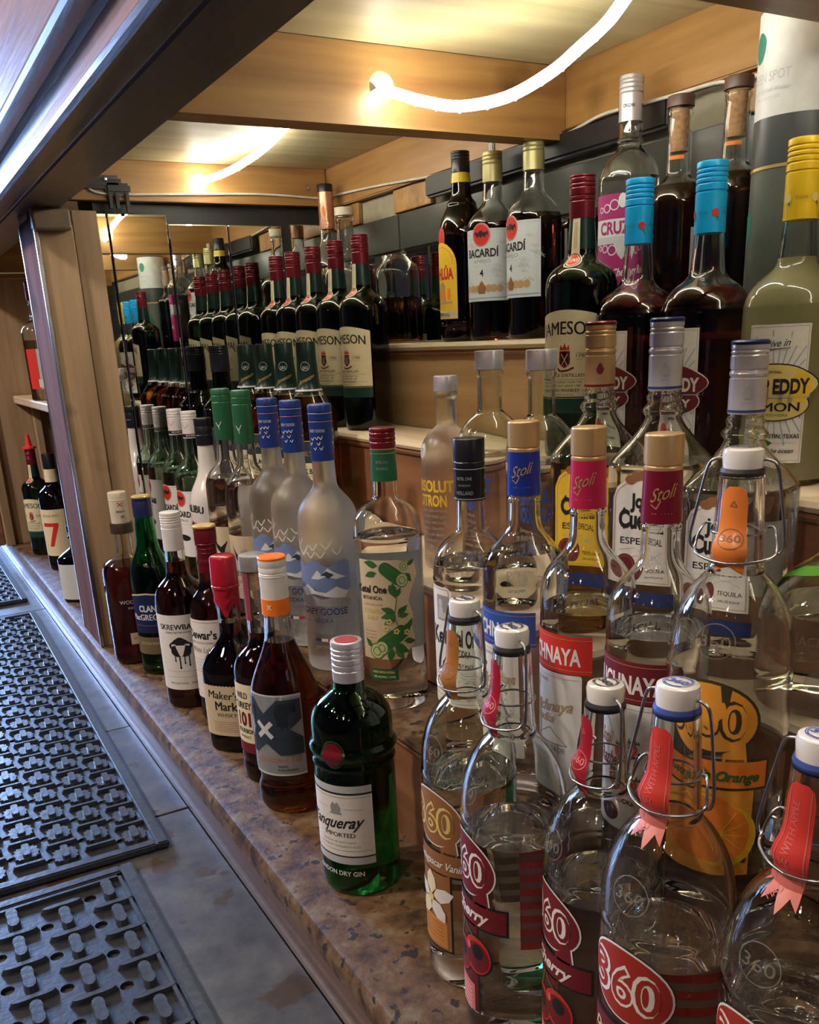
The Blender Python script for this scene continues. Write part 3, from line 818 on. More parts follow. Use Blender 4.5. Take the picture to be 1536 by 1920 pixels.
# ---- whiskey in dark green glass with a cream label
def jameson(name='whiskey_bottle'):
    b = root(name, 'bottle'); P = Prof(0.0405, 0.262, 0.188, 0.226, 0.0160, 0.75, 0.4, rt=0.0132, heel=0.006)
    body(b, P, GREENG, 'solid')
    cap(b, 0.0144, 0.261, 0.305, MRCAP, [(0.302, -0.0005), (0.2965, -0.0006), (0.2925, -0.0006), (0.284, -0.0009), (0.279, -0.0007)])
    sleeve(b, P, 0.229, 0.261, GREENFOIL)
    d = Dec(); d.rect(-5, 5, 222, 262, CREAM); d.ell(0, 218, 7.5, 8, CREAM, 1); d.ring(0, 218, 6.6, 7.1, 1.0, MAROON, 2); d.ell(0, 218, 4.9, 5.3, RED, 2); d.text('J.J&S', 0, 216.5, 3, CREAM, 3, 8)
    d.line([(-1.5, 230), (-1.5, 257)], 0.3, BROWN, 1); d.line([(0, 230), (0, 257)], 0.3, BROWN, 1); d.line([(1.5, 230), (1.5, 257)], 0.3, BROWN, 1)
    d.wrap('neck_label', P, b, 0, 3, off=0.0006)
    d = Dec(); pts = [(-45, 72), (45, 72), (45, 158)] + [(45 - 90 * i / 14, 158 + 8 * math.sin(PI * i / 14)) for i in range(1, 14)] + [(-45, 158)]
    d.poly(pts, CREAM)
    lab = d.wrap('label', P, b)
    d = Dec(); d.text('JAMESON', 0, 140, 14, BLACK, 1, 74, 0.022, arch=-0.0022)
    d.ell(0, 113, 7, 9.5, MAROON, 1, 8); d.rect(-6.5, 6.5, 108, 122, MAROON, 1); d.line([(-4, 106), (4, 119)], 0.7, CREAM, 2); d.line([(4, 106), (-4, 119)], 0.7, CREAM, 2)
    d.poly([(-6, 123), (-5, 129), (-2.5, 125), (0, 131), (2.5, 125), (5, 129), (6, 123)], RED, 1); d.line([(-9, 103), (-5, 100), (4, 101), (11, 104)], 2.2, MAROON, 1)
    d.text('EST', -20, 115, 3.4, BLACK, 1); d.text('1780', 20, 115, 3.8, BLACK, 1, 13)
    for s in (-1, 1): d.line([(s * 13, 120), (s * 27, 120)], 0.35, BROWN, 1); d.line([(s * 13, 113), (s * 27, 113)], 0.35, BROWN, 1)
    d.text('TRIPLE DISTILLED', 0, 94, 3.4, BLACK, 1, 46, 0.01); d.line([(-34, 91), (34, 91)], 0.4, BROWN, 1)
    d.text('IRISH WHISKEY MADE THE', 0, 87, 2.2, BLACK, 1, 40); d.text('SAME WAY SINCE 1780', 0, 83, 2.2, BLACK, 1, 38); d.text('IRISH WHISKEY', 0, 77.5, 3.4, BLACK, 1, 36, 0.01)
    d.text('PRODUCT OF IRELAND', 0, 73.6, 1.5, BLACK, 1, 22)
    for s in (-1, 1): d.line([(s * 20, 79), (s * 38, 79)], 0.35, BROWN, 1)
    d.wrap('lettering', P, lab)
    d = Dec(); d.rect(-45, 45, 54, 71, plain('green_label_band', (0.008, 0.05, 0.035), 0.4)); d.rect(-45, 45, 70, 70.8, GOLD, 1); d.wrap('lower_label', P, b)
    d = Dec(); d.rect(-22, 22, 75, 150, BEIGE); d.wrap('back_label', P, b, PI)
    return b
# ---- absolut
def absolut(citron=False, R=0.0385, H=0.264):
    b = root('vodka_bottle', 'bottle'); k = H / 0.264
    P = Prof(R, 0.246 * k, 0.158 * k, 0.200 * k, 0.0142 * k, 0.72, 0.12, rt=0.0142 * k, bulges=((0.240 * k, 0.005, 0.0018),), heel=0.007)
    body(b, P, FROSTW if citron else CLEARG, 'solid', level=0.150 * k if not citron else None)
    cap(b, 0.0164 * k, 0.244 * k, 0.264 * k, SILCAP, bevel=0.001)
    d = Dec(); d.ell(-14, 166 * k, 8.5, 9.5, PALE, 0); d.ring(-14, 166 * k, 7.6, 8.6, 0.7, GREY, 1); d.ell(-14, 165 * k, 3.6, 5.2, LGREY, 1); d.ell(-14, 168 * k, 2.2, 2.4, GREY, 2)
    d.wrap('medallion', P, b, 0, 3)
    c = YELLOW if citron else BLUE
    d = Dec()
    d.text('ABSOLUT', 0, 112 * k, 15 * k, c, 1, 64, 0.035)
    d.text('CITRON' if citron else 'VODKA', 0, 92 * k, 15 * k, c, 1, 46, 0.035)
    z = 84 * k
    for i, t in enumerate(('This superb vodka' if not citron else 'flavored with citrus is', 'was distilled from grain', 'grown in the rich fields of', 'southern Sweden', 'distilled at the famous', 'old distilleries near', 'Ahus')):
        d.text(t, 0, z - i * 7.5, 3.6, GREY, 1, None, 0.012, 0.35)
    d.text('40% ALC./VOL.', 0, 26, 2.6, GREY, 1); d.text('IMPORTED', 0, 20, 2.8, c, 1)
    d.wrap('printed_lettering', P, b)
    return b
# ---- tequila with angular shoulders
def cuervo(gold=False):
    b = root('tequila_bottle', 'bottle')
    P = Prof(0.042, 0.232, 0.163, 0.206, 0.0155, 0.22, 0.25, rt=0.0128, bulges=((0.211, 0.006, 0.0035), (0.222, 0.004, 0.0015)), heel=0.006, n=3.4)
    if gold: body(b, P, CLEARG, 'shell', 0.160, LGOLD)
    else: body(b, P, CLEAR, 'solid', level=0.166)
    m, mt = (GOLDCAP, MRCAP) if gold else (SILCAP, NAVCAP)
    c = cap(b, 0.0143, 0.228, 0.2875, m, [(0.280, -0.0007), (0.2765, -0.0007), (0.264, -0.0010), (0.261, 0.0004), (0.258, -0.001)], topm=mt, knurl=(0.2675, 0.2735))
    class Q: pass
    q = Prof(0.0143, 0.29, 0.2, 0.21, 0.0143)
    d = Dec(); d.ell(5, 245, 3.6, 4.6, GREY if not gold else MAROON, 1, 6); d.ell(5, 248, 2, 3.5, GREY if not gold else MAROON, 1, 5); d.text('FAMILIA', 5, 236.6, 1.3, GREY, 1); d.rect(-44, 44, 229.5, 231.5, MARFOIL if gold else NAVY, 1)
    d.wrap('print', q, c)
    lm = YELLOW if gold else WHITE
    d = Dec(); top = [(27 - 54 * i / 14, 138 + 26 * math.sqrt(max(0, 1 - ((27 - 54 * i / 14) / 27) ** 2)) * 0.75) for i in range(15)]
    d.poly([(-27, 62), (27, 62)] + top, lm)
    lab = d.wrap('label', P, b)
    d = Dec(); d.line([(-24.5, 64.5), (24.5, 64.5), (24.5, 137)], 0.5, TAN, 1); d.line([(-24.5, 64.5), (-24.5, 137)], 0.5, TAN, 1)
    d.line([(x, 137 + 24 * 0.75 * math.sqrt(max(0, 1 - (x / 24.5) ** 2))) for x in [24.5 * math.cos(PI * i / 14) for i in range(15)]], 0.5, TAN, 1)
    for x, z, rx in ((-11, 155, 5), (-6, 158, 5), (0, 159, 6), (6, 158, 5), (11, 155, 5)): d.ell(x, z, rx, 4.2, BROWN, 2, 12)
    d.text('Jose', 0, 131, 12, BLACK, 1, 22, 0.045); d.text('Cuervo', 0, 113, 15, BLACK, 1, 42, 0.05)
    for x in (-17.6, -10.3, -3.3, 4.6, 11.6, 18): d.poly([(x, 128.5), (x + 1.4, 131), (x + 2.8, 128.5), (x + 1.4, 126)], BLACK, 1); d.poly([(x, 113), (x + 1.4, 115), (x + 2.8, 113), (x + 1.4, 110.6)], BLACK, 1)
    d.text('ESPECIAL', 0, 98, 6, BLACK, 1, 38, 0.01)
    d.line([(-20, 92), (-6, 95), (4, 88), (18, 93)], 0.5, LGREY, 1); d.line([(-12, 86), (6, 90), (20, 84)], 0.5, LGREY, 1)
    d.ell(-14, 78, 9, 11, MAROON, 2); d.ring(-14, 78, 7.5, 9.3, 0.6, BROWN, 3); d.text('TEQUILA', 10, 76, 4, BLACK, 1); d.text('100% DE AGAVE', 10, 70, 2, BLACK, 1)
    d.wrap('lettering', P, lab)
    d = Dec(); d.rect(-30, 30, 40, 54, NAVY); d.wrap('lower_band', P, b)
    d = Dec(); d.rect(-20, 20, 60, 130, lm); d.wrap('back_label', P, b, PI)
    return b
# ---- deep eddy
def eddy(kind='cherry', H=0.288):
    b = root('vodka_bottle', 'bottle')
    P = Prof(0.0425, 0.235, 0.150, 0.196, 0.0160, 0.72, 0.35, rt=0.0130, heel=0.008, bulges=((0.157, 0.004, 0.0004),))
    if kind == 'cherry': body(b, P, CLEAR, 'shell', 0.178, LCHER)
    else: body(b, P, CLEAR, 'shell', 0.196, LLEM)
    c = cap(b, 0.0145, 0.226, H, SKYCAP if kind == 'cherry' else YELCAP, [(H - 0.0065, -0.0008), (H - 0.0105, -0.0008), (H - 0.0145, -0.0008), (H - 0.019, -0.0008), (H - 0.026, -0.0010)], knurl=(H - 0.025, H - 0.021))
    q = Prof(0.0145, 0.29, 0.2, 0.21, 0.0145)
    d = Dec()
    for cx in (-24, 0, 24):
        d.ell(cx - 9, 243, 3.6, 3.6, RED if kind == 'cherry' else LYELL, 1, 14); d.poly([(cx - 8.4, 239), (cx - 6, 236), (cx - 6.5, 240.5)], LGREEN, 2)
        d.text('TEXAS', cx + 3, 242, 2.4, TEAL if kind == 'cherry' else BROWN, 1, 10)
    d.wrap('print', q, c)
    L = WHITE
    d = Dec(); d.rect(-27, 27, 22, 141, L); lab = d.wrap('label', P, b)
    d = Dec(); d.line([(-25.3, 24), (25.3, 24), (25.3, 139), (-25.3, 139), (-25.3, 24)], 0.35, GREY, 1)
    for i in range(34):
        a = 2 * PI * i / 34
        r0, r1 = 15, 44 if i % 2 else 36
        x1, z1 = r1 * math.cos(a), r1 * math.sin(a) * 1.15; x1 = max(-24.5, min(24.5, x1)) 
        if abs(math.sin(a)) < 0.45: continue
        d.line([(r0 * math.cos(a), 86 + r0 * math.sin(a)), (r1 * math.cos(a) * min(1, 24 / max(1, abs(r1 * math.cos(a)))), 86 + z1 * min(1, 24 / max(1, abs(r1 * math.cos(a)))))], 1.0, LBLUE, 1)
    d.rect(-11, 11, 120, 131, L, 2); d.text('Dive in', 0, 122.5, 6, SLATE, 3, 22, 0.01, 0.4, slope=0.06); d.line([(-11, 120), (11, 121.3)], 0.6, SLATE, 3)
    bc, tc, fc = (MAROON, WHITE, WHITE) if kind == 'cherry' else (LYELL, BLACK, BLACK)
    def badge(grow, m, lay):
        d.poly([(x * (1 + grow / 34), 84 + (z - 84) * (1 + grow / 24)) for x, z in [(34 * math.cos(a) * (1 + 0.07 * math.cos(4 * a)), 90 + 17 * math.sin(a)) for a in [2 * PI * k / 30 for k in range(30)]]], m, lay)
        d.poly([(x * (1 + grow / 30), 72 + (z - 72) * (1 + grow / 14)) for x, z in [(29 * math.cos(a), 73 + 13 * math.sin(a)) for a in [2 * PI * k / 26 for k in range(26)]]], m, lay)
    badge(1.6, fc, 4); badge(0.5, bc, 5)
    if kind != 'cherry': d.ell(22, 88, 9, 13, YELLOW, 6)
    d.text('DEEP EDDY', 0, 83, 12, tc, 7, 58, 0.04); d.line([(-30, 79.5), (30, 79.5)], 0.8, LBLUE, 7)
    d.text('CHERRY' if kind == 'cherry' else 'LEMON', 0, 67.5, 7.5, tc, 7, 44, 0.035); d.text('FLAVORED VODKA', 0, 63, 2.4, LBLUE if kind == 'cherry' else TEAL, 7, 26)
    d.text('ORIGINAL', 0, 100, 2.2, tc, 7, 12)
    d.ell(-8, 47, 6, 6.5, LYELL if kind != 'cherry' else RED, 3); d.poly([(-4, 43), (2, 40), (-2, 36), (-6, 40)], GREEN, 4)
    d.text('AUSTIN, TEXAS', 8, 44, 3.6, BLACK, 3, 32, 0.02); d.line([(-22, 40), (22, 40)], 0.3, LBLUE, 2); d.text('Clean by the ocean', 0, 31, 4, BLACK, 3, 40, 0.01, 0.35)
    d.wrap('lettering', P, lab)
    return b
# ---- stoli
def stoli(kind):
    b = root('vodka_bottle', 'bottle')
    fm, sm, txt = {'blue': (BLUFOIL, BLUE, ''), 'red': (REDFOIL, RED, ''), 'berry': (MARFOIL, MAROON, '')}[kind]
    P = Prof(0.0385, 0.326, 0.208, 0.262, 0.0145, 0.62, 0.42, rt=0.0124, heel=0.006, bulges=((0.279, 0.003, 0.0012),))
    body(b, P, CLEAR, 'solid', level=0.200 if kind != 'blue' else 0.232)
    cap(b, 0.0140, 0.321, 0.3465, GOLDCAP, [(0.324, -0.0009)], knurl=(0.3265, 0.3445))
    fo = sleeve(b, P, 0.283, 0.3225, fm, off=0.0014)
    d = Dec()
    for cx in (-30, 13):
        d.text('Stoli', cx, 301, 9.5, GOLD, 3, 19, 0.004, 0.45, slope=0.28); d.line([(cx - 9, 297), (cx - 5, 294), (cx - 2, 300)], 0.9, GOLD, 3)
        d.text('IMPORTED', cx, 286.5, 4.2, WHITE, 3, 17, 0.03)
    d.rect(-42, 42, 284.3, 284.8, GOLD, 3)
    d.wrap('lettering', Prof(0.0141, 0.33, 0.2, 0.24, 0.0141), fo)
    d = Dec(); d.rect(-50, 50, 150, 183, sm); band = d.wrap('upper_label', P, b)
    d = Dec(); d.text('STOLICHNAYA', -2, 158, 14, WHITE, 1, 86, 0.03); d.rect(-50, 50, 179.6, 180.1, GOLD, 1); d.rect(-50, 50, 153, 153.5, GOLD, 1); d.wrap('lettering', P, band)
    d = Dec(); d.rect(-42, 42, 40, 149, WHITE, 0, 2); lab = d.wrap('label', P, b)
    d = Dec(); d.line([(-40, 145), (40, 145)], 0.4, GREY, 1)
    if kind in ('red', 'blue'):
        d.text('ORIGINAL', 0, 139, 3, GREY, 1); d.text('Stolichnaya', 4, 112, 10, TAN, 2, 62, 0.012, 0.4, slope=0.14); d.text('Vodka', 4, 102, 8, TAN, 2, 26, 0.01, 0.4, slope=0.1)
        d.rect(-14, -8, 60, 134, GREY, 1); d.rect(-6, -2, 84, 120, GREY, 1); d.ell(-11, 134, 5, 6, GREY, 1)
        d.line([(-24, 84), (30, 84), (12, 98), (-10, 84)], 0.9, GREY, 1)
        for i in range(7): d.line([(2 + i * 3.2, 84), (2 + i * 3.2, 52)], 0.8, GREY, 1)
        for i in range(6): d.rect(-30, -17, 50 + i * 6, 53 + i * 6, GREY, 1)
        d.text('ALPHA GRADE', 8, 77, 4.4, GREY, 2, 40, 0.03)
    else:
        d.text('Stoli', -6, 112, 12, BROWN, 2, 26, 0.012, 0.4, slope=0.15); d.text('Razberi', 2, 96, 12, MAROON, 2, 44, 0.015, 0.4, slope=0.15)
        for x, z, r in ((16, 112, 6.5), (6, 88, 7), (18, 82, 5)):
            d.ell(x, z, r * 0.9, r, RED, 1, 14)
            for k in range(7): d.ell(x + r * 0.5 * math.cos(k * 0.9), z + r * 0.55 * math.sin(k * 0.9), 1.4, 1.5, PINK, 3, 8)
            for k in range(5): d.poly([(x - 5 + k * 2.5, z + r * 0.8), (x - 3.5 + k * 2.5, z + r * 0.8 + 3 + (k % 2) * 2), (x - 2 + k * 2.5, z + r * 0.7)], GREEN, 3)
        d.poly([(-26, 146), (-12, 144), (-8, 136), (-18, 136), (-26, 142)], GREEN, 1); d.line([(-12, 140), (0, 132), (10, 120)], 0.9, LGREEN, 1)
        d.text('VODKA', 16, 66, 5, BLACK, 2, 22, 0.03); d.ell(-2, 54, 11, 9, MAROON, 1); d.ell(-2, 54, 8, 6.5, BLACK, 2)
    d.wrap('lettering', P, lab)
    d = Dec(); d.rect(-22, 22, 50, 130, PALE); d.wrap('back_label', P, b, PI)
    return b
# ---- ketel one
def ketel(bot=False):
    b = root('vodka_bottle', 'bottle')
    if bot:
        P = Prof(0.0395, 0.306, 0.212, 0.252, 0.0142, 0.75, 0.25, rt=0.0128, heel=0.007, bulges=((0.204, 0.003, 0.0006),))
        body(b, P, CLEAR, 'solid', level=0.206)
        cap(b, 0.0146, 0.304, 0.3265, MRCAP, [(0.3215, -0.0006), (0.3165, -0.0006), (0.3115, -0.0006)], knurl=(0.312, 0.316))
        f = sleeve(b, P, 0.268, 0.3045, GRNCAP, off=0.0012)
        q = Prof(0.0154, 0.31, 0.2, 0.22, 0.0143); d = Dec(); d.rect(-46, 46, 303, 304, GOLD, 1); d.rect(-46, 46, 298.6, 299.2, GOLD, 1); d.rect(-46, 46, 268.3, 269.2, GOLD, 1); d.text('KETEL ONE', 0, 288, 3, GREY, 1, 14); d.text('BOTANICAL', 0, 281, 3, GREY, 1, 14); d.wrap('print', q, f)
        d = Dec(); d.poly([(-34, 66), (20, 66), (26, 78), (34, 84), (30, 100), (32, 118), (26, 134), (32, 150), (40, 164), (36, 178), (14, 184), (-34, 184)], BEIGE); lab = d.wrap('label', P, b)
        d = Dec()
        def cuc(x, z, L, r, a):
            a = math.radians(a); c, s_ = math.cos(a), math.sin(a)
            pts = [(L / 2 * math.copysign(abs(math.cos(t)) ** 0.4, math.cos(t)), r * math.sin(t)) for t in [2 * PI * k / 20 for k in range(20)]]
            d.poly([(x + px * c - pz * s_, z + px * s_ + pz * c) for px, pz in pts], GREEN, 2); d.line([(x - L * 0.4 * c - r * 0.4 * s_, z - L * 0.4 * s_ + r * 0.4 * c), (x + L * 0.35 * c - r * 0.4 * s_, z + L * 0.35 * s_ + r * 0.4 * c)], 1.2, LGREEN, 3)
        def slc(x, z, r): d.ell(x, z, r, r * 1.12, LGREEN, 3); d.ell(x, z, r * 0.86, r * 0.97, PALEGREEN, 4); d.ring(x, z, r * 0.55, r * 0.6, 0.8, LGREEN, 5, 16)
        def leaf(x, z, L, a, m=GREEN):
            a = math.radians(a); c, s_ = math.cos(a), math.sin(a)
            d.poly([(x + px * c - pz * s_, z + px * s_ + pz * c) for px, pz in ((0, 0), (L * 0.3, L * 0.24), (L * 0.55, L * 0.2), (L, 0), (L * 0.6, -L * 0.22), (L * 0.3, -L * 0.2))], m, 3)
            d.line([(x, z), (x + L * 0.9 * c, z + L * 0.9 * s_)], 0.4, LGREEN, 4)
        cuc(8, 168, 34, 8, -40); slc(19, 160, 7.5); slc(22, 176, 5); leaf(-10, 170, 16, 200); leaf(-8, 178, 18, 170); leaf(24, 168, 14, -60); leaf(4, 156, 16, -70); leaf(26, 176, 12, 30)
        d.line([(8, 160), (12, 138), (8, 118), (14, 100)], 1.0, LGREEN, 2); leaf(10, 142, 16, 100); leaf(10, 140, 14, 60); leaf(10, 122, 18, 160); leaf(10, 120, 18, 190, LGREEN); leaf(10, 118, 17, 215); leaf(12, 120, 16, 40); leaf(12, 118, 14, 5, LGREEN)
        cuc(6, 92, 46, 9, 34); slc(-14, 76, 9); slc(-8, 80, 8); leaf(6, 84, 22, -30); leaf(8, 82, 20, -60, LGREEN); leaf(4, 80, 18, -100); leaf(-20, 80, 14, 130); leaf(22, 100, 16, 60); leaf(18, 88, 16, -10)
        for x, z in ((2, 112), (18, 110), (22, 98), (10, 100), (-2, 104)):
            for k in range(5): d.ell(x + 2.4 * math.cos(k * 1.257), z + 2.4 * math.sin(k * 1.257), 1.6, 1.3, LYELL, 5, 8)
        d.text('Ketel One', -18, 146, 8.5, BLACK, 2, 38, 0.03); d.text('BOTANICAL', -17, 138, 4, BLACK, 2, 26, 0.01); d.text('made with vodka', -17, 131, 3, TAN, 2, 24, 0, 0.3)
        d.text('CUCUMBER', -17, 122, 5, LYELL, 2, 26, 0.02); d.text('& MINT', -18, 114, 5, LYELL, 2, 15, 0.02)
        for i in range(4): d.line([(-30, 100 - i * 4), (-14, 100 - i * 4)], 0.7, TAN, 2)
        d.wrap('lettering', P, lab)
        d = Dec(); d.rect(-24, 10, 40, 54, GRNCAP); d.text('MADE WITH VODKA', -8, 48.5, 3, LYELL, 1, 27, 0.03); d.text('30% ALC/VOL 1 LITER', -7, 43, 2.4, LYELL, 1, 27, 0.03); d.wrap('lower_label', P, b)
        d = Dec(); d.rect(-20, 20, 60, 180, PALE); d.wrap('back_label', P, b, PI)
    else:
        P = Prof(0.0385, 0.272, 0.196, 0.240, 0.0142, 0.75, 0.2, rt=0.0135, heel=0.006, bulges=((0.190, 0.003, 0.0007),))
        body(b, P, CLEAR, 'solid', level=0.206)
        c = cap(b, 0.0152, 0.268, 0.3265, BLKCAP, [(0.2985, -0.0008), (0.305, -0.0006), (0.271, -0.0004)])
        q = Prof(0.0152, 0.34, 0.2, 0.22, 0.0152); d = Dec(); d.rect(-47, 47, 298, 298.7, SILVER, 1); d.rect(-47, 47, 269.3, 270, SILVER, 1)
        for cx in (-30, 0, 30): d.text('KETEL ONE', cx, 288, 3, SILVER, 1, 15); d.text('SCHIEDAM', cx, 282, 2, GREY, 1, 12); d.text('HOLLAND', cx, 274, 3.6, SILVER, 1, 17)
        d.wrap('print', q, c)
        d = Dec(); d.poly([(-48, 62), (48, 62), (48, 168), (-8, 168), (-8, 182), (-12, 186), (-48, 186)], WHITE); lab = d.wrap('label', P, b)
        d = Dec(); d.rect(-29, -11, 152, 178, GREY, 1); d.ell(-23, 170, 3.5, 4, LGREY, 2); d.poly([(-27, 154), (-17, 154), (-20, 166), (-26, 166)], LGREY, 2); d.ell(-17, 158, 2.6, 3, BEIGE, 2)
        d.line([(-46, 184), (-12, 184), (-10, 166), (46, 166)], 0.5, MAROON, 1)
        d.text('Ketel One', 0, 128, 17, BLACK, 1, 78, 0.035); d.text('VODKA', 0, 117, 7, BLACK, 1, 32, 0.02); d.text('FAMILY MADE', 0, 105, 5, BLACK, 1, 44, 0.025)
        for i in range(4): d.line([(-34, 100 - i * 3), (34, 100 - i * 3)], 0.5, GREY, 1)
        d.text('Nolet', -14, 82, 8, PINK, 1, 20, 0, 0.4, slope=0.2); d.line([(-36, 80), (-10, 86), (30, 90)], 0.4, BLACK, 1); d.line([(-46, 72), (46, 72)], 0.4, MAROON, 1); d.line([(-46, 66), (46, 66)], 0.4, MAROON, 1)
        d.wrap('lettering', P, lab)
        d = Dec(); d.text('DISTILLERY', 0, 199, 5.5, EMB(), 0, 50, 0.02); d.wrap('embossed_lettering', P, b, 0, 3)
    return b
# ---- grey goose
def goose(kind='blue'):
    b = root('vodka_bottle', 'bottle')
    P = Prof(0.0395, 0.30, 0.196, 0.250, 0.0152, 0.62, 0.35, rt=0.0135, heel=0.006)
    body(b, P, FROST if kind == 'blue' else CLEAR, 'solid', level=None if kind == 'blue' else 0.215)
    top = 0.346 if kind == 'blue' else 0.356
    cm = GGCAP if kind == 'blue' else GRNCAP
    c = cap(b, 0.0152, 0.276, top, cm, [(top - 0.0105, -0.0008), (top - 0.0205, -0.0006)], bevel=0.0025)
    q = Prof(0.0152, 0.37, 0.2, 0.22, 0.0152); d = Dec()
    if kind == 'blue':
        d.rect(-47, 47, 334.3, 335, SILVER, 1); d.rect(-47, 47, 324.5, 325, PINK, 1)
    for cx in (-32, 0, 32):
        if kind == 'blue':
            d.text('GREY GOOSE', cx, 312, 3.6, LGREY, 1, 21, 0.01)
            for x, z in ((-6, 303), (0, 304), (5, 304), (2, 297), (-9, 297), (-3, 291), (5, 291)): d.line([(cx + x - 2.4, z + 2), (cx + x, z - 1), (cx + x + 2, z + 3)], 0.8, WHITE, 1)
        else: d.line([(cx - 4, 304), (cx, 296), (cx + 5, 305)], 1.4, LGREY, 1); d.line([(cx, 300), (cx + 1, 292)], 1.2, LGREY, 1)
    d.wrap('print', q, c)
    if kind == 'blue':
        d = Dec()
        d.poly([(-40, 112)] + [(-40 + 80 * i / 16, 110 + 5 * math.sin(i * 1.3)) for i in range(17)] + [(40, 148)] + [(40 - 80 * i / 12, 149 + 5 * math.sin(i * 1.1)) for i in range(13)], SKYB)
        d.poly([(-14, 128), (-4, 140), (2, 134), (10, 143), (20, 136), (34, 130), (20, 128), (8, 132), (-2, 128)], PALE, 1); d.poly([(0, 133), (8, 139), (18, 134), (10, 129), (6, 133)], SLATE, 2)
        d.poly([(-34, 112), (-22, 120), (-8, 112), (6, 110), (20, 118), (36, 110), (30, 102), (10, 104), (-10, 108), (-26, 104)], PALE, 1)
        d.poly([(-38, 106), (-20, 108), (0, 101), (20, 104), (38, 100), (38, 92), (-38, 92)], GREY, 0)
        land = d.wrap('printed_landscape', P, b)
        d = Dec()
        for x, z, s in ((-26, 162, 1.5), (-12, 158, 1), (-8, 168, 1), (2, 158, 0.9), (10, 170, 1.1), (-32, 174, 1), (24, 162, 1)): d.line([(x - 6 * s, z + 5 * s), (x, z - 2 * s), (x + 3 * s, z + 1 * s), (x + 7 * s, z + 7 * s)], 1.3, WHITE, 1); 
        d.text('GREY GOOSE', 0, 80, 9, NAVY, 1, 66, 0.012); d.text('VODKA', 0, 69, 6, NAVY, 1, 26, 0.01); d.line([(16, 71), (34, 71)], 0.4, GREY, 1); d.line([(-34, 71), (-16, 71)], 0.4, GREY, 1)
        d.text('distilled and bottled in', 0, 61, 3, GREY, 1, 30, 0, 0.2); d.text('FRANCE', 0, 54, 4, GREY, 1, 20)
        d.rect(-14, -5, 43, 47, NAVY, 1); d.rect(-5, 4, 43, 47, WHITE, 1); d.rect(4, 13, 43, 47, RED, 1); d.text('IMPORTED', 0, 32, 5, GREY, 1, 38, 0.01)
        d.wrap('printed_lettering', P, b)
        d = Dec(); d.poly([(-30, 100), (30, 100), (30, 120), (10, 132), (-10, 120), (-30, 128)], LBLUE); d.rect(-22, 22, 30, 80, PALE); d.wrap('back_print', P, b, PI)
    else:
        d = Dec(); d.rect(-36, 36, 36, 138, BEIGE); lab = d.wrap('label', P, b)
        d = Dec(); d.poly([(-22, 124), (-14, 100), (-4, 92), (4, 112), (-6, 104), (-14, 110)], BLACK, 1); d.line([(6, 114), (0, 100), (-2, 92)], 2, BLACK, 1); d.text('GREY GOOSE', 0, 74, 8, BLACK, 1, 58, 0.01); d.text('LA POIRE', 0, 62, 5, LGREEN, 1, 28)
        for i in range(4): d.line([(-24, 52 - i * 4), (24, 52 - i * 4)], 0.6, GREY, 1)
        d.wrap('lettering', P, lab)
    return b
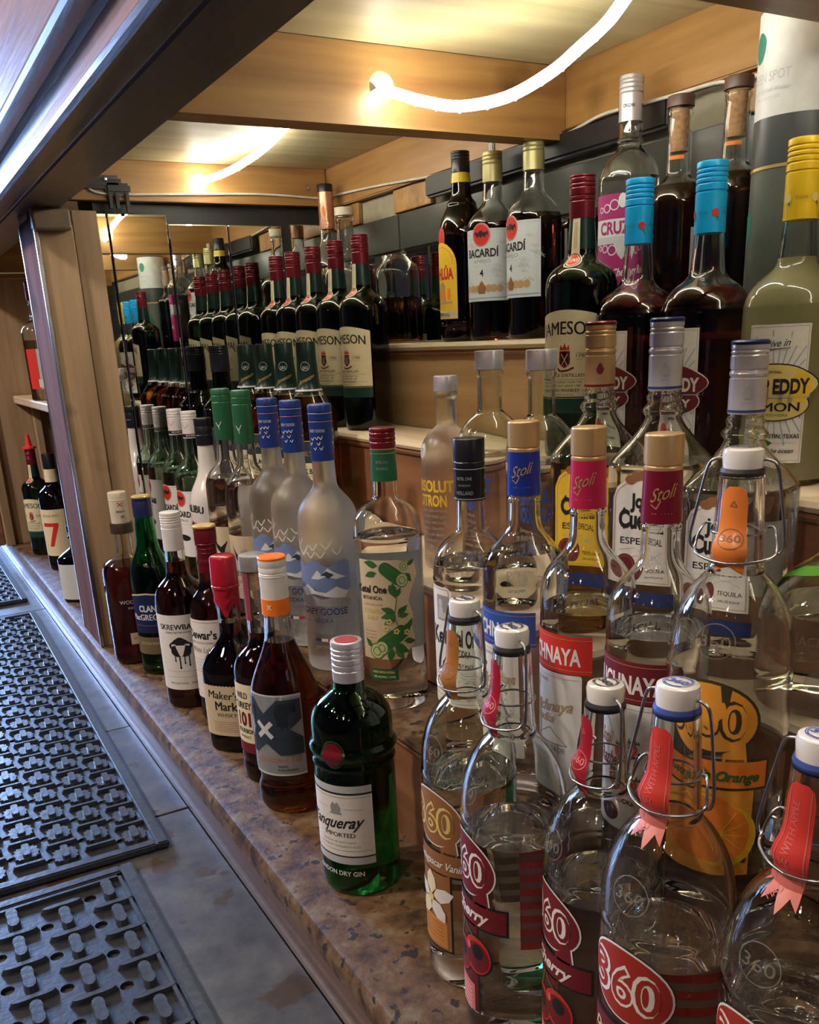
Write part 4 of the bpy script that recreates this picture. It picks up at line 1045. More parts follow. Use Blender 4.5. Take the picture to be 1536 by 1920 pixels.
# ---- malibu, bacardi
def malibu():
    b = root('rum_bottle', 'bottle'); P = Prof(0.0385, 0.262, 0.15, 0.235, 0.0148, 0.45, 0.5, rt=0.0135, heel=0.005)
    body(b, P, WHITEGL, 'solid'); cap(b, 0.0152, 0.258, 0.304, BLKCAP, [(0.276, -0.0007), (0.290, -0.0004)])
    d = Dec(); d.text('MALIBU', 0, 145, 13, BLACK, 1, 52, 0.04, arch=-0.004); d.ell(0, 118, 20, 9, BROWN, 1); d.ell(0, 117, 14, 6, YELLOW, 2); d.poly([(-8, 112), (-2, 130), (8, 112)], BLACK, 3); d.text('CARIBBEAN RUM', 0, 92, 4, BLACK, 1, 44); d.wrap('printed_lettering', P, b, 0, 5)
    return b
def bacardi(kind='white'):
    b = root('rum_bottle', 'bottle')
    H = 0.310 if kind == 'white' else 0.255
    k = H / 0.31
    P = Prof(0.0375, 0.27 * k, 0.188 * k, 0.236 * k, 0.0145, 0.55, 0.35, rt=0.0132, heel=0.007, bulges=((0.265 * k, 0.004, 0.001),))
    if kind == 'white': body(b, P, BACG, 'solid', level=0.192 * k)
    else: body(b, P, CLEAR, 'shell', 0.196 * k, LRUM)
    c = cap(b, 0.0144, 0.262 * k, H, WHTCAP if kind == 'white' else PALEGOLD, [(H - 0.006, -0.0006), (H - 0.011, -0.0006), (H - 0.016, -0.0008)])
    if kind == 'white':
        q = Prof(0.0144, 0.33, 0.2, 0.22, 0.0144); d = Dec(); d.rect(-48, 48, 264 * k, 270 * k, BLACK, 1); d.text('BACARDI', -16, 265.5 * k, 3.4, WHITE, 2, 18); d.text('BACARDI', 16, 265.5 * k, 3.4, WHITE, 2, 18); d.line([(-14, 276), (-4, 290), (6, 280), (14, 288)], 0.6, PINK, 1); d.wrap('print', q, c)
    z0, z1 = (44, 168) if kind == 'white' else (55, 152)
    d = Dec(); d.rect(-46, 46, z0, z1, WHITE if kind == 'white' else PALE); lab = d.wrap('label', P, b)
    d = Dec(); d.rect(-46, 46, z1 - 3, z1 - 2.2, LGREY, 1)
    if kind != 'white':
        random.seed(4)
        for i in range(26):
            x, z = random.choice((random.uniform(14, 44), random.uniform(-44, -14))), random.uniform(z0 + 16, z1 - 8)
            for t in range(6): a = math.radians(t * 30 - 10 + random.uniform(-9, 9)); d.line([(x, z), (x + 5 * math.cos(a), z + 3.2 * math.sin(a) + 1), (x + 9 * math.cos(a), z + 4.5 * math.sin(a) - 1)], 0.6, LGREY, 1)
    ez = z1 - 8 if kind != 'white' else z1 - 14
    d.ell(0, ez, 15, 16, WHITE, 2); d.ring(0, ez, 14.4, 15.4, 1.0, RED, 3); d.ell(0, ez, 13, 14, RED, 3)
    d.poly([(0, ez - 4), (-3, ez - 1), (-6, ez - 4), (-9, ez + 1), (-11.5, ez - 1), (-10, ez + 5), (-6, ez + 3), (-3, ez + 4), (-1.5, ez + 6.5), (0, ez + 5), (1.5, ez + 6.5), (3, ez + 4), (6, ez + 3), (10, ez + 5), (11.5, ez - 1), (9, ez + 1), (6, ez - 4), (3, ez - 1)], BLACK, 4)
    tz = ez - 29 if kind != 'white' else ez - 34
    d.text('BACARDÍ', 0, tz, 10.5, BLACK, 3, 52, 0.03)
    if kind == 'white': d.text('SUPERIOR', 0, tz - 9, 4.5, GREY, 2, 30); d.line([(-32, tz - 14), (32, tz - 14)], 0.4, GREY, 1); d.ell(0, tz - 40, 16, 6, BLACK, 2)
    else:
        d.text('AÑEJO', 0, tz - 8, 4.6, GREY, 2, 28); d.text('AGED IN OAK', 0, tz - 13, 2, LGREY, 2, 26); d.text('4', 0, tz - 26, 8.5, BLACK, 2, 6, 0.03)
        for x in (-26, -17, -8, 10, 18, 27): d.ell(x, z0 + 17, 5.2, 5.2, TAN, 2, 16)
        d.poly([(-5, z0 + 10), (5, z0 + 10), (7, z0 + 18), (3, z0 + 24), (0, z0 + 28), (-3, z0 + 24), (-7, z0 + 18)], BROWN, 3); d.rect(-46, 46, z0 + 3, z0 + 5, LBLUE, 1)
    d.wrap('lettering', P, lab)
    d = Dec(); d.rect(-16, 16, z0 + 6, z1 - 10, PALE); d.wrap('back_label', P, b, PI)
    return b
# ---- black barrel type whiskey: green foil over neck, amber square body
def blackbarrel():
    b = root('whiskey_bottle', 'bottle'); P = Prof(0.0405, 0.262, 0.168, 0.222, 0.0165, 0.30, 0.35, rt=0.0140, heel=0.006, n=3.0)
    body(b, P, CLEAR, 'shell', 0.200, LWH); cap(b, 0.0155, 0.254, 0.283, GREENFOIL, bevel=0.002)
    f = sleeve(b, P, 0.208, 0.262, GREENFOIL, off=0.0012)
    d = Dec(); d.ring(0, 246, 7.0, 7.0, 0.7, LGREY, 2); d.text('JJ&S', 0, 242, 4.5, LGREY, 2, 9); d.text('Jameson', 0, 223, 6.5, GOLD, 2, 25, 0.0, 0.5, slope=0.5); d.rect(-60, 60, 208.5, 211, LGREY, 2); d.wrap('lettering', P, f, 0, 3, off=0.0012)
    d = Dec(); d.rect(-30, 30, 132, 134, GOLD, 1); d.rect(-32, 32, 100, 131, SLATE); d.rect(-32, 32, 50, 99, CREAM); lab = d.wrap('label', P, b)
    d = Dec(); d.text('JAMESON', 0, 110, 8, GOLD, 1, 48, 0.02); d.text('BLACK BARREL', 0, 82, 8, BLACK, 1, 52, 0.03); d.line([(-26, 78), (26, 78)], 0.5, BROWN, 1); d.text('IRISH WHISKEY', 0, 68, 4.5, BLACK, 1, 40); d.rect(-26, -10, 54, 63, BROWN, 1); d.wrap('lettering', P, lab)
    return b
def blackbottle():
    b = root('liqueur_bottle', 'bottle'); P = Prof(0.040, 0.25, 0.165, 0.200, 0.018, 0.25, 0.3, rt=0.0165, heel=0.006, n=3.6)
    body(b, P, BLACKG, 'solid'); cap(b, 0.0185, 0.236, 0.284, BLKCAP, [(0.279, -0.0006), (0.274, -0.0006), (0.2695, -0.0008)])
    d = Dec(); d.rect(-24, 24, 50, 135, plain('dim_label', (0.05, 0.05, 0.06), 0.5)); d.wrap('label', P, b)
    return b
# ---- top shelf
def kahlua():
    b = root('liqueur_bottle', 'bottle'); P = Prof(0.0365, 0.243, 0.150, 0.215, 0.0150, 0.55, 0.25, rt=0.0128, heel=0.005, bulges=((0.012, 0.012, 0.0015), (0.026, 0.004, -0.0012), (0.200, 0.006, 0.0022)))
    body(b, P, BROWNG, 'solid'); cap(b, 0.0140, 0.241, 0.270, BLKCAP, [(0.266, -0.0004), (0.262, -0.0004), (0.258, -0.0004)]); s = sleeve(b, P, 0.227, 0.2405, plain('yellow_band', (0.8, 0.6, 0.03), 0.35), off=0.0008)
    d = Dec(); d.ell(0, 150, 10, 16, RED, 1); d.poly([(-30, 34), (30, 34), (30, 110)] + [(30 * math.cos(PI * i / 12), 110 + 34 * math.sin(PI * i / 12)) for i in range(1, 12)] + [(-30, 110)], YELLOW, 2); lab = d.wrap('label', P, b, 0, 6)
    d = Dec(); d.ring(0, 116, 24, 22, 1.5, ORANGE, 3); d.rect(-26, 26, 90, 112, YELLOW, 4); d.text('KAHLÚA', 0, 92, 15, RED, 5, 50, 0.05); d.poly([(-20, 60), (-8, 60), (-8, 84), (0, 88), (8, 84), (8, 60), (22, 60), (22, 56), (-22, 56)], TAN, 3); d.rect(-29, 29, 35, 46, BEIGE, 3); d.text('ORIGINAL', 0, 38, 5, BLACK, 5, 34); 
    for i in range(4): d.rect(-20 + i * 11, -14 + i * 11, 62, 78, ORANGE, 4)
    d.wrap('lettering', P, lab)
    return b
def cruzan():
    b = root('rum_bottle', 'bottle'); P = Prof(0.036, 0.245, 0.170, 0.212, 0.0140, 0.7, 0.25, rt=0.0128, heel=0.006, bulges=((0.216, 0.004, 0.0016),))
    body(b, P, CLEAR, 'solid', level=0.176); c = cap(b, 0.0138, 0.236, 0.284, SILCAP, [(0.279, -0.0006), (0.275, -0.0006), (0.270, -0.0008), (0.2655, -0.0008)])
    q = Prof(0.0138, 0.33, 0.2, 0.22, 0.0138); d = Dec()
    for cx in (-23, 0, 23): d.text('CRUZAN', cx, 250, 3.4, BLACK, 1, 13, 0.03)
    d.wrap('print', q, c)
    d = Dec(); d.poly([(-40, 30), (-12, 30), (0, 22), (12, 30), (40, 30), (40, 104), (-40, 104)], MAGENTA); d.rect(-40, 40, 104, 112, LGREY); d.rect(-40, 40, 112, 132, PALE, 0); d.rect(-40, 40, 132, 158, MAGENTA); lab = d.wrap('label', P, b)
    d = Dec(); d.text('CRUZAN', 0, 115, 13, MAGENTA, 2, 60, 0.035); d.rect(-40, 40, 131, 132.5, MAGENTA, 1)
    for s_ in (-1, 1):
        for x, z, r in ((10, 146, 6), (20, 143, 5), (29, 142, 3.5), (12, 97, 6), (22, 99, 4.5), (30, 100, 3)): d.ring(s_ * x, z, r, r, 1.2, PALE, 2, 16)
    d.poly([(-10, 104), (10, 104), (5, 92), (0, 86), (-5, 92)], LGREY, 2); d.ell(0, 150, 5, 8, PALE, 2, 12)
    d.text('Black Cherry Rum', 0, 68, 9, WHITE, 2, 66, 0.02, 0.35, slope=0.1); d.text('PRODUCT OF ST CROIX', 0, 52, 2.6, PINK, 2, 34); d.text('U.S. VIRGIN ISLANDS', 0, 46, 2.6, PINK, 2, 32); d.text('27.5% ALC. 55 PROOF', 0, 38, 2.8, PINK, 2, 34)
    d.wrap('lettering', P, lab)
    return b
def corkneck():
    b = root('whiskey_bottle', 'bottle'); P = Prof(0.034, 0.2375, 0.135, 0.172, 0.0134, 0.7, 0.3, rt=0.0128, heel=0.006, bulges=((0.231, 0.005, 0.0014),))
    body(b, P, CLEAR, 'shell', 0.158, LDK); cap(b, 0.0146, 0.237, 0.2485, BRNCAP, bevel=0.0015)
    bm = bmesh.new(); add_lathe(bm, [(0, 0.192), (0.0094, 0.1925), (0.0097, 0.2345), (0, 0.2346)], 24); finish('cork', bm, CORK, b)
    d = Dec(); d.rect(-22, 22, 30, 112, PALE); d.text('BOURBON', 0, 88, 7, BLACK, 1, 34); d.wrap('label', P, b, math.radians(75))
    d = Dec(); d.rect(-8, 8, 184, 188, ORANGE); d.wrap('neck_band', P, b)
    return b
def copperneck():
    b = root('liqueur_bottle', 'bottle'); P = Prof(0.040, 0.286, 0.135, 0.212, 0.0138, 0.5, 0.5, rt=0.0135, heel=0.006)
    body(b, P, CLEAR, 'solid', level=0.10); f = sleeve(b, P, 0.218, 0.286, COPPER, off=0.0012); cap(b, 0.0152, 0.284, 0.2985, BLKCAP)
    d = Dec(); d.ell(0, 228, 8, 9, COPPER, 8); d.ring(0, 228, 8, 9, 0.8, LYELL, 9); d.ell(0, 250, 3, 9, ORANGE, 8); d.wrap('seal', P, f, 0, 4, off=0.0012)
    return b
def corkclear():
    b = root('liqueur_bottle', 'bottle'); P = Prof(0.040, 0.232, 0.13, 0.165, 0.0168, 0.5, 0.25, rt=0.0155, heel=0.007, n=3.2, bulges=((0.224, 0.005, 0.0022),))
    body(b, P, CLEAR, 'shell', 0.085, LWH); cap(b, 0.0182, 0.2315, 0.2455, plain('cream_stopper', (0.62, 0.55, 0.42), 0.5))
    d = Dec(); d.ell(0, 108, 22, 34, LGREY, 0); d.ring(0, 108, 22, 34, 3.5, PALE, 1); d.rect(0, 28, 44, 62, WHITE, 2); d.wrap('back_label', P, b, PI)
    for i in range(9): pass
    return b
def tubebox():
    b = root('gift_tube', 'tube'); R = 0.0405; q = Prof(R, 0.3, 0.29, 0.295, R)
    bm = bmesh.new(); add_lathe(bm, [(0, 0), (R, 0), (R, 0.002), (R, 0.1455), (0, 0.1455)], 56); finish('lower_tube', bm, plain('slate_green_card', (0.10, 0.115, 0.095), 0.4), b)
    bm = bmesh.new(); add_lathe(bm, [(R, 0.1455), (R + 0.0006, 0.146), (R + 0.0006, 0.1485), (R, 0.149)], 56); finish('gold_ring', bm, GOLD, b)
    bm = bmesh.new(); add_lathe(bm, [(R, 0.149), (R + 0.0002, 0.1492), (R + 0.0002, 0.278), (R - 0.001, 0.2815), (0, 0.2815)], 56); t = finish('upper_tube', bm, plain('slate_card', (0.06, 0.07, 0.07), 0.35), b)
    d = Dec(); d.rect(-127, 127, 190, 279, plain('tube_white', (0.70, 0.72, 0.70), 0.4)); lab = d.wrap('label', q, t)
    d = Dec(); d.poly([(-10 + 10 * math.cos(a) * (1 + 0.08 * math.sin(3 * a)), 250 + 13 * math.sin(a)) for a in [2 * PI * k / 24 for k in range(24)]], TEAL, 1)
    d.text('GREEN SPOT', 2, 220, 8, LGREY, 1, 54); d.text('Single Pot Still Irish Whiskey', 4, 211, 3.6, LGREY, 1, 50, 0, 0.3); d.text('TRIPLE DISTILLED', 4, 205, 2.4, LGREY, 1, 30); d.wrap('lettering', q, lab)
    d = Dec(); d.ell(-14, 98, 9, 15, TEAL); d.wrap('spot', q, b)
    return b
# ---- front row on the counter
def woodford():
    b = root('bourbon_bottle', 'bottle'); P = Prof(0.046, 0.255, 0.165, 0.210, 0.0155, 0.72, 0.3, rt=0.0145, heel=0.006, n=2.6)
    body(b, P, CLEAR, 'shell', 0.185, LRED); cap(b, 0.0205, 0.243, 0.262, plain('dark_wood_collar', (0.05, 0.025, 0.02), 0.4), name='collar'); c = cap(b, 0.0165, 0.262, 0.318, plain('cream_pour_cap', (0.62, 0.55, 0.42), 0.45), [(0.304, 0.0005)], bevel=0.002)
    q = Prof(0.0165, 0.33, 0.2, 0.22, 0.0165); d = Dec(); d.line([(-5, 293), (5, 300)], 1.2, RED, 1); d.line([(-5, 300), (5, 293)], 1.2, RED, 1); d.text('Intend', 0, 282, 5, BLACK, 1, 14); d.text('40', 2, 272, 4.5, BLACK, 1, 7); d.wrap('print', q, c)
    d = Dec(); d.text('WOODFORD', 0, 118, 7, PALE, 1, 56, 0.01); d.text('RESERVE', 0, 108, 4, LGREY, 1, 30); d.line([(-6, 128), (16, 133)], 0.7, LGREY, 1); d.wrap('printed_lettering', P, b)
    d = Dec(); d.rect(-18, 30, 40, 62, BEIGE); d.text('BOURBON WHISKEY', 6, 50, 3, BROWN, 1, 38); d.wrap('label', P, b)
    return b
def clan():
    b = root('scotch_bottle', 'bottle'); P = Prof(0.0375, 0.285, 0.165, 0.245, 0.0185, 0.62, 0.45, rt=0.0152, heel=0.006)
    body(b, P, SCOTG, 'solid', level=0.13); cap(b, 0.0165, 0.284, 0.320, NAVCAP, [(0.312, -0.0004)], topm=GOLD)
    d = Dec(); d.poly([(-52, 80), (52, 80), (52, 140), (30, 146), (0, 150), (-30, 146), (-52, 140)], NAVCAP); d.rect(-52, 52, 40, 72, plain('label_dull_gold', (0.16, 0.12, 0.06), 0.5)); d.line([(-52, 142), (-30, 148.5), (0, 152.5), (30, 148.5), (52, 142)], 3, BEIGE, 1); lab = d.wrap('label', P, b)
    d = Dec(); d.text('CLAN', 0, 120, 11, PALE, 1, 32, 0.04); d.text('MacGREGOR', 0, 104, 11, PALE, 1, 72, 0.04); d.text('SCOTCH WHISKY', 0, 58, 5, BEIGE, 1, 44); d.line([(-30, 94), (30, 94)], 0.5, GOLD, 1); d.wrap('lettering', P, lab)
    return b
def skrew():
    b = root('whiskey_bottle', 'bottle'); P = Prof(0.0405, 0.275, 0.172, 0.226, 0.0165, 0.70, 0.42, rt=0.0140, heel=0.006)
    body(b, P, CLEAR, 'shell', 0.240, LDK); cap(b, 0.0160, 0.258, 0.318, WHTCAP, [(0.313, -0.0006), (0.309, -0.0006), (0.305, -0.0006), (0.301, -0.0006), (0.294, -0.001)])
    d = Dec(); d.rect(-56, 56, 34, 160, WHITE); lab = d.wrap('label', P, b)
    d = Dec(); d.text('SKREWBALL', 0, 136, 9, BLACK, 1, 66, 0.035); d.text('PEANUT BUTTER WHISKEY', 0, 130, 3, BLACK, 1, 44)
    # black splat with a white sheep face
    d.poly([((18 + 1.6 * math.sin(7 * a)) * math.cos(a), 106 + (16 + 1.6 * math.sin(5 * a)) * math.sin(a)) for a in [2 * PI * k / 40 for k in range(40)]], BLACK, 1)
    for x, w_, l in ((-11, 1.6, 84), (-4, 2.2, 72), (4, 1.6, 80), (11, 1.8, 76)): d.rect(x, x + w_, l, 98, BLACK, 1); d.ell(x + w_ / 2, l, w_ * 0.8, 2, BLACK, 1, 10)
    d.poly([(-8, 110), (8, 110), (5, 100), (2.5, 93), (0, 91), (-2.5, 93), (-5, 100)], WHITE, 3); d.poly([(-8, 110), (-15, 108), (-14, 112), (-7, 112)], WHITE, 3); d.poly([(8, 110), (15, 108), (14, 112), (7, 112)], WHITE, 3)
    d.line([(-30, 66), (30, 66)], 0.4, GREY, 1); d.line([(-30, 56), (30, 56)], 0.4, GREY, 1); d.text('35% ALC/VOL   750ML', 0, 44, 3, BLACK, 1, 50); d.wrap('lettering', P, lab)
    return b
def dewars():
    b = root('scotch_bottle', 'bottle'); P = Prof(0.037, 0.262, 0.172, 0.222, 0.0165, 0.65, 0.4, rt=0.0150, heel=0.006, bulges=((0.252, 0.006, 0.001),))
    body(b, P, CLEAR, 'shell', 0.235, LDK); c = cap(b, 0.0168, 0.278, 0.307, MRCAP, [(0.300, -0.0004), (0.281, -0.0006)], topm=GOLD); sleeve(b, P, 0.236, 0.262, MRCAP)
    cap(b, 0.0150, 0.262, 0.278, MRCAP, [(0.266, 0.0005), (0.272, 0.0005)], name='collar')
    d = Dec(); d.rect(-40, 40, 40, 168, WHITE); lab = d.wrap('label', P, b)
    d = Dec(); d.text("Dewar's", 0, 138, 13, BLACK, 1, 54, 0.03); d.text('FINEST SCOTCH WHISKY', 0, 130, 3, MAROON, 1, 46); d.text('White Label', 0, 116, 9, BROWN, 1, 46, 0, 0.2); d.line([(-38, 164), (38, 164)], 0.6, BROWN, 1)
    for i in range(5): d.line([(-24, 104 - 5 * i), (24, 104 - 5 * i)], 0.6, GREY, 1)
    d.wrap('lettering', P, lab)
    return b
def maker():
    b = root('bourbon_bottle', 'bottle'); P = Prof(0.043, 0.262, 0.122, 0.176, 0.0158, 0.45, 0.35, rt=0.0150, heel=0.006, n=2.7)
    body(b, P, CLEAR, 'shell', 0.192, LDK); 
    # wax: cap and runs down the neck
    cap(b, 0.0195, 0.243, 0.290, REDWAX, [(0.2475, -0.001)], name='wax_cap', bevel=0.004, r1=0.0182)
    bm = bmesh.new(); n = 30; rows = []
    for j in range(9):
        row = []
        for k in range(n):
            a = 2 * PI * k / n; ln = 0.028 + 0.007 * math.sin(2 * a + 1) + 0.007 * math.sin(5 * a) + (0.026 if k in (8, 9) else 0) + (0.012 if k in (21, 22) else 0)
            z = 0.243 - ln * j / 8; r = 0.0180 + 0.0006 * math.sin(j * 1.4) if j < 6 else P.r(z) + 0.0010; r = max(r, P.r(z) + 0.0006)
            row.append(bm.verts.new((r * math.sin(a), -r * math.cos(a), z)))
        rows.append(row)
    for A, B in zip(rows[:-1], rows[1:]):
        for k in range(n): bm.faces.new((A[k], B[k], B[(k + 1) % n], A[(k + 1) % n]))
    finish('wax_drips', bm, REDWAX, b, True, 60)
    d = Dec(); d.poly([(-52, 28), (52, 28)] + jag(52, -52, 106, 0.7, 40), BEIGE); lab = d.wrap('label', P, b)
    d = Dec(); d.text("Maker's", 0, 86, 12, BLACK, 1, 46, 0.02, 0.1, slope=-0.05); d.text('Mark', 4, 68, 14, BLACK, 1, 34, 0.03); d.text('WHISKY', 4, 58, 6, BLACK, 1, 30, 0, 0.1)
    for i in range(6): d.line([(-18, 50 - 3 * i), (18, 50 - 3 * i)], 0.5, BROWN, 1)
    d.rect(30, 44, 40, 90, TAN, 1); d.wrap('lettering', P, lab)
    return b
def turkey():
    b = root('bourbon_bottle', 'bottle'); P = Prof(0.040, 0.288, 0.150, 0.196, 0.0160, 0.62, 0.35, rt=0.0165, heel=0.006, bulges=((0.03, 0.006, -0.0008),))
    body(b, P, CLEAR, 'shell', 0.205, LDK); cap(b, 0.0185, 0.2875, 0.307, plain('pewter_top', (0.34, 0.32, 0.32), 0.4, 0.5))
    bm = bmesh.new(); add_lathe(bm, [(0, 0.262), (0.0115, 0.2625), (0.0118, 0.287), (0, 0.2872)], 24); finish('cork', bm, CORK, b)
    d = Dec(); d.rect(-6, 7, 222, 296, plain('maroon_strip', (0.26, 0.05, 0.07), 0.4)); d.text('KENTUCKY STRAIGHT BOURBON', 0.6, 226, 3.4, PINK, 1, 58, rot=90) ; 
    for v in d.bm.verts: pass
    d.wrap('neck_strip', P, b)
    d = Dec(); d.rect(-46, 46, 44, 142, CREAM); lab = d.wrap('label', P, b)
    d = Dec(); d.text('WILD', 2, 122, 9, BLACK, 1, 22, 0.03); d.text('TURKEY', 2, 108, 9, BLACK, 1, 32, 0.03); d.text('101', 3, 84, 18, MAROON, 1, 25, 0.05); d.text('BOURBON', 3, 73, 6, BLACK, 1, 34, 0.03); d.text('WHISKEY', 2, 65, 4, BLACK, 1, 22); d.rect(-46, 46, 44, 59, MAROON, 1)
    d.poly([(26, 118), (34, 126), (40, 120), (42, 100), (36, 60), (28, 62), (30, 90)], GREY, 2); d.wrap('lettering', P, lab)
    return b
def glenx():
    b = root('scotch_bottle', 'bottle'); P = Prof(0.0425, 0.262, 0.140, 0.232, 0.0170, 0.45, 0.35, rt=0.0152, heel=0.010, bulges=((0.042, 0.016, -0.0035), (0.252, 0.004, 0.0012)))
    body(b, P, CLEAR, 'shell', 0.218, LORG)
    cap(b, 0.0168, 0.2525, 0.322, WHTCAP, [(0.303, -0.0008), (0.299, 0.0005), (0.310, -0.0004)], topm=ORGCAP); 
    bm = bmesh.new(); add_lathe(bm, [(0.0166, 0.2515), (0.0174, 0.252), (0.0174, 0.272), (0.0168, 0.2722)], 40); o = finish('orange_band', bm, ORGCAP, b)
    q = Prof(0.0174, 0.33, 0.2, 0.22, 0.0174); d = Dec(); d.line([(-4, 260), (1, 266)], 1.4, WHITE, 1); d.line([(-4, 266), (1, 260)], 1.4, WHITE, 1); d.wrap('print', q, o)
    d = Dec(); d.rect(-38, 38, 54, 160, PALE); lab = d.wrap('label', P, b)
    d = Dec(); z = 116
    d.poly([(-12, 136), (6, 154), (36, 154), (36, 128), (20, 116), (36, 104), (36, 82), (6, 82), (-12, 98), (-30, 82), (-37, 82), (-37, 100), (-28, 116), (-37, 134), (-37, 154), (-30, 154)], SLATE, 1)
    d.line([(-22, z - 11), (-2, z + 9)], 6, PALE, 2); d.line([(-22, z + 9), (-2, z - 11)], 6, PALE, 3)
    d.text('GLENMORANGIE', 0, 72, 6.5, PINK, 1, 64, 0.0); d.text('X', -30, 64, 5, PINK, 1); d.text('MADE', 8, 65.5, 3, BLACK, 1, 12, 0.04); d.text('FOR MIXING', 14, 60.5, 3, BLACK, 1, 25, 0.04); d.wrap('lettering', P, lab)
    return b
def tanq():
    b = root('gin_bottle', 'bottle'); P = Prof(0.0425, 0.240, 0.186, 0.224, 0.0165, 0.72, 0.15, rt=0.0158, heel=0.007, bulges=((0.163, 0.008, 0.0035), (0.148, 0.004, 0.0012)))
    body(b, P, TANQG, 'solid', level=0.130)
    c = cap(b, 0.0162, 0.232, 0.274, SILCAP, [(0.267, -0.0012), (0.262, -0.0012), (0.257, -0.0012), (0.2505, -0.0014), (0.244, -0.001)], knurl=(0.2385, 0.2425))
    bm = bmesh.new(); add_lathe(bm, [(0, 0.27435), (0.0118, 0.2744), (0.0122, 0.2741), (0.0122, 0.2738)][::-1], 30); finish('red_top_disc', bm, plain('faded_red_print', (0.38, 0.03, 0.04), 0.4), c)
    d = Dec(); q2 = 0
    d.ell(3, 166, 11.0, 13.0, MAROONC, 8); d.ring(3, 166, 13.5, 15.5, 2.2, plain('green_rim', (0.01, 0.06, 0.02), 0.15), 5); s = d.wrap('red_seal', P, b, 0, 3)
    d = Dec(); d.rect(-40, 40, 50, 121, WHITE); d.rect(-40, 40, 40, 48.5, LGREY); d.rect(-40, 40, 123, 131, LGREY); lab = d.wrap('label', P, b)
    d = Dec(); d.rect(-40, 40, 48.5, 50, BLACK, 1); d.rect(-40, 40, 121, 123, BLACK, 1); d.text('Tanqueray', -4, 82, 13, BLACK, 1, 70, 0.018, 0.5, slope=0.05); d.text('IMPORTED', 2, 72, 5, BLACK, 1, 36, 0.02)
    d.poly([(-5, 100), (5, 100), (6, 106), (3, 112), (0, 110), (-3, 112), (-6, 106)], GREY, 1); d.rect(-7, 7, 98, 100, GREY, 1); d.line([(-30, 104), (-9, 105)], 0.8, LGREY, 1); d.line([(9, 105), (30, 104)], 0.8, LGREY, 1)
    d.text('DISTILLED IN SCOTLAND', 0, 65, 2.2, GREY, 1, 40); d.text('BY CHARLES TANQUERAY & CO', 0, 60, 2.2, GREY, 1, 50); d.line([(-38, 56), (38, 56)], 0.4, LGREEN, 1); d.line([(-38, 118), (38, 118)], 0.4, LGREEN, 1); d.wrap('lettering', P, lab)
    d = Dec(); d.text('LONDON DRY GIN', -4, 26, 5.2, PALE, 0, 62, 0.02); d.wrap('printed_lettering', P, b)
    return b
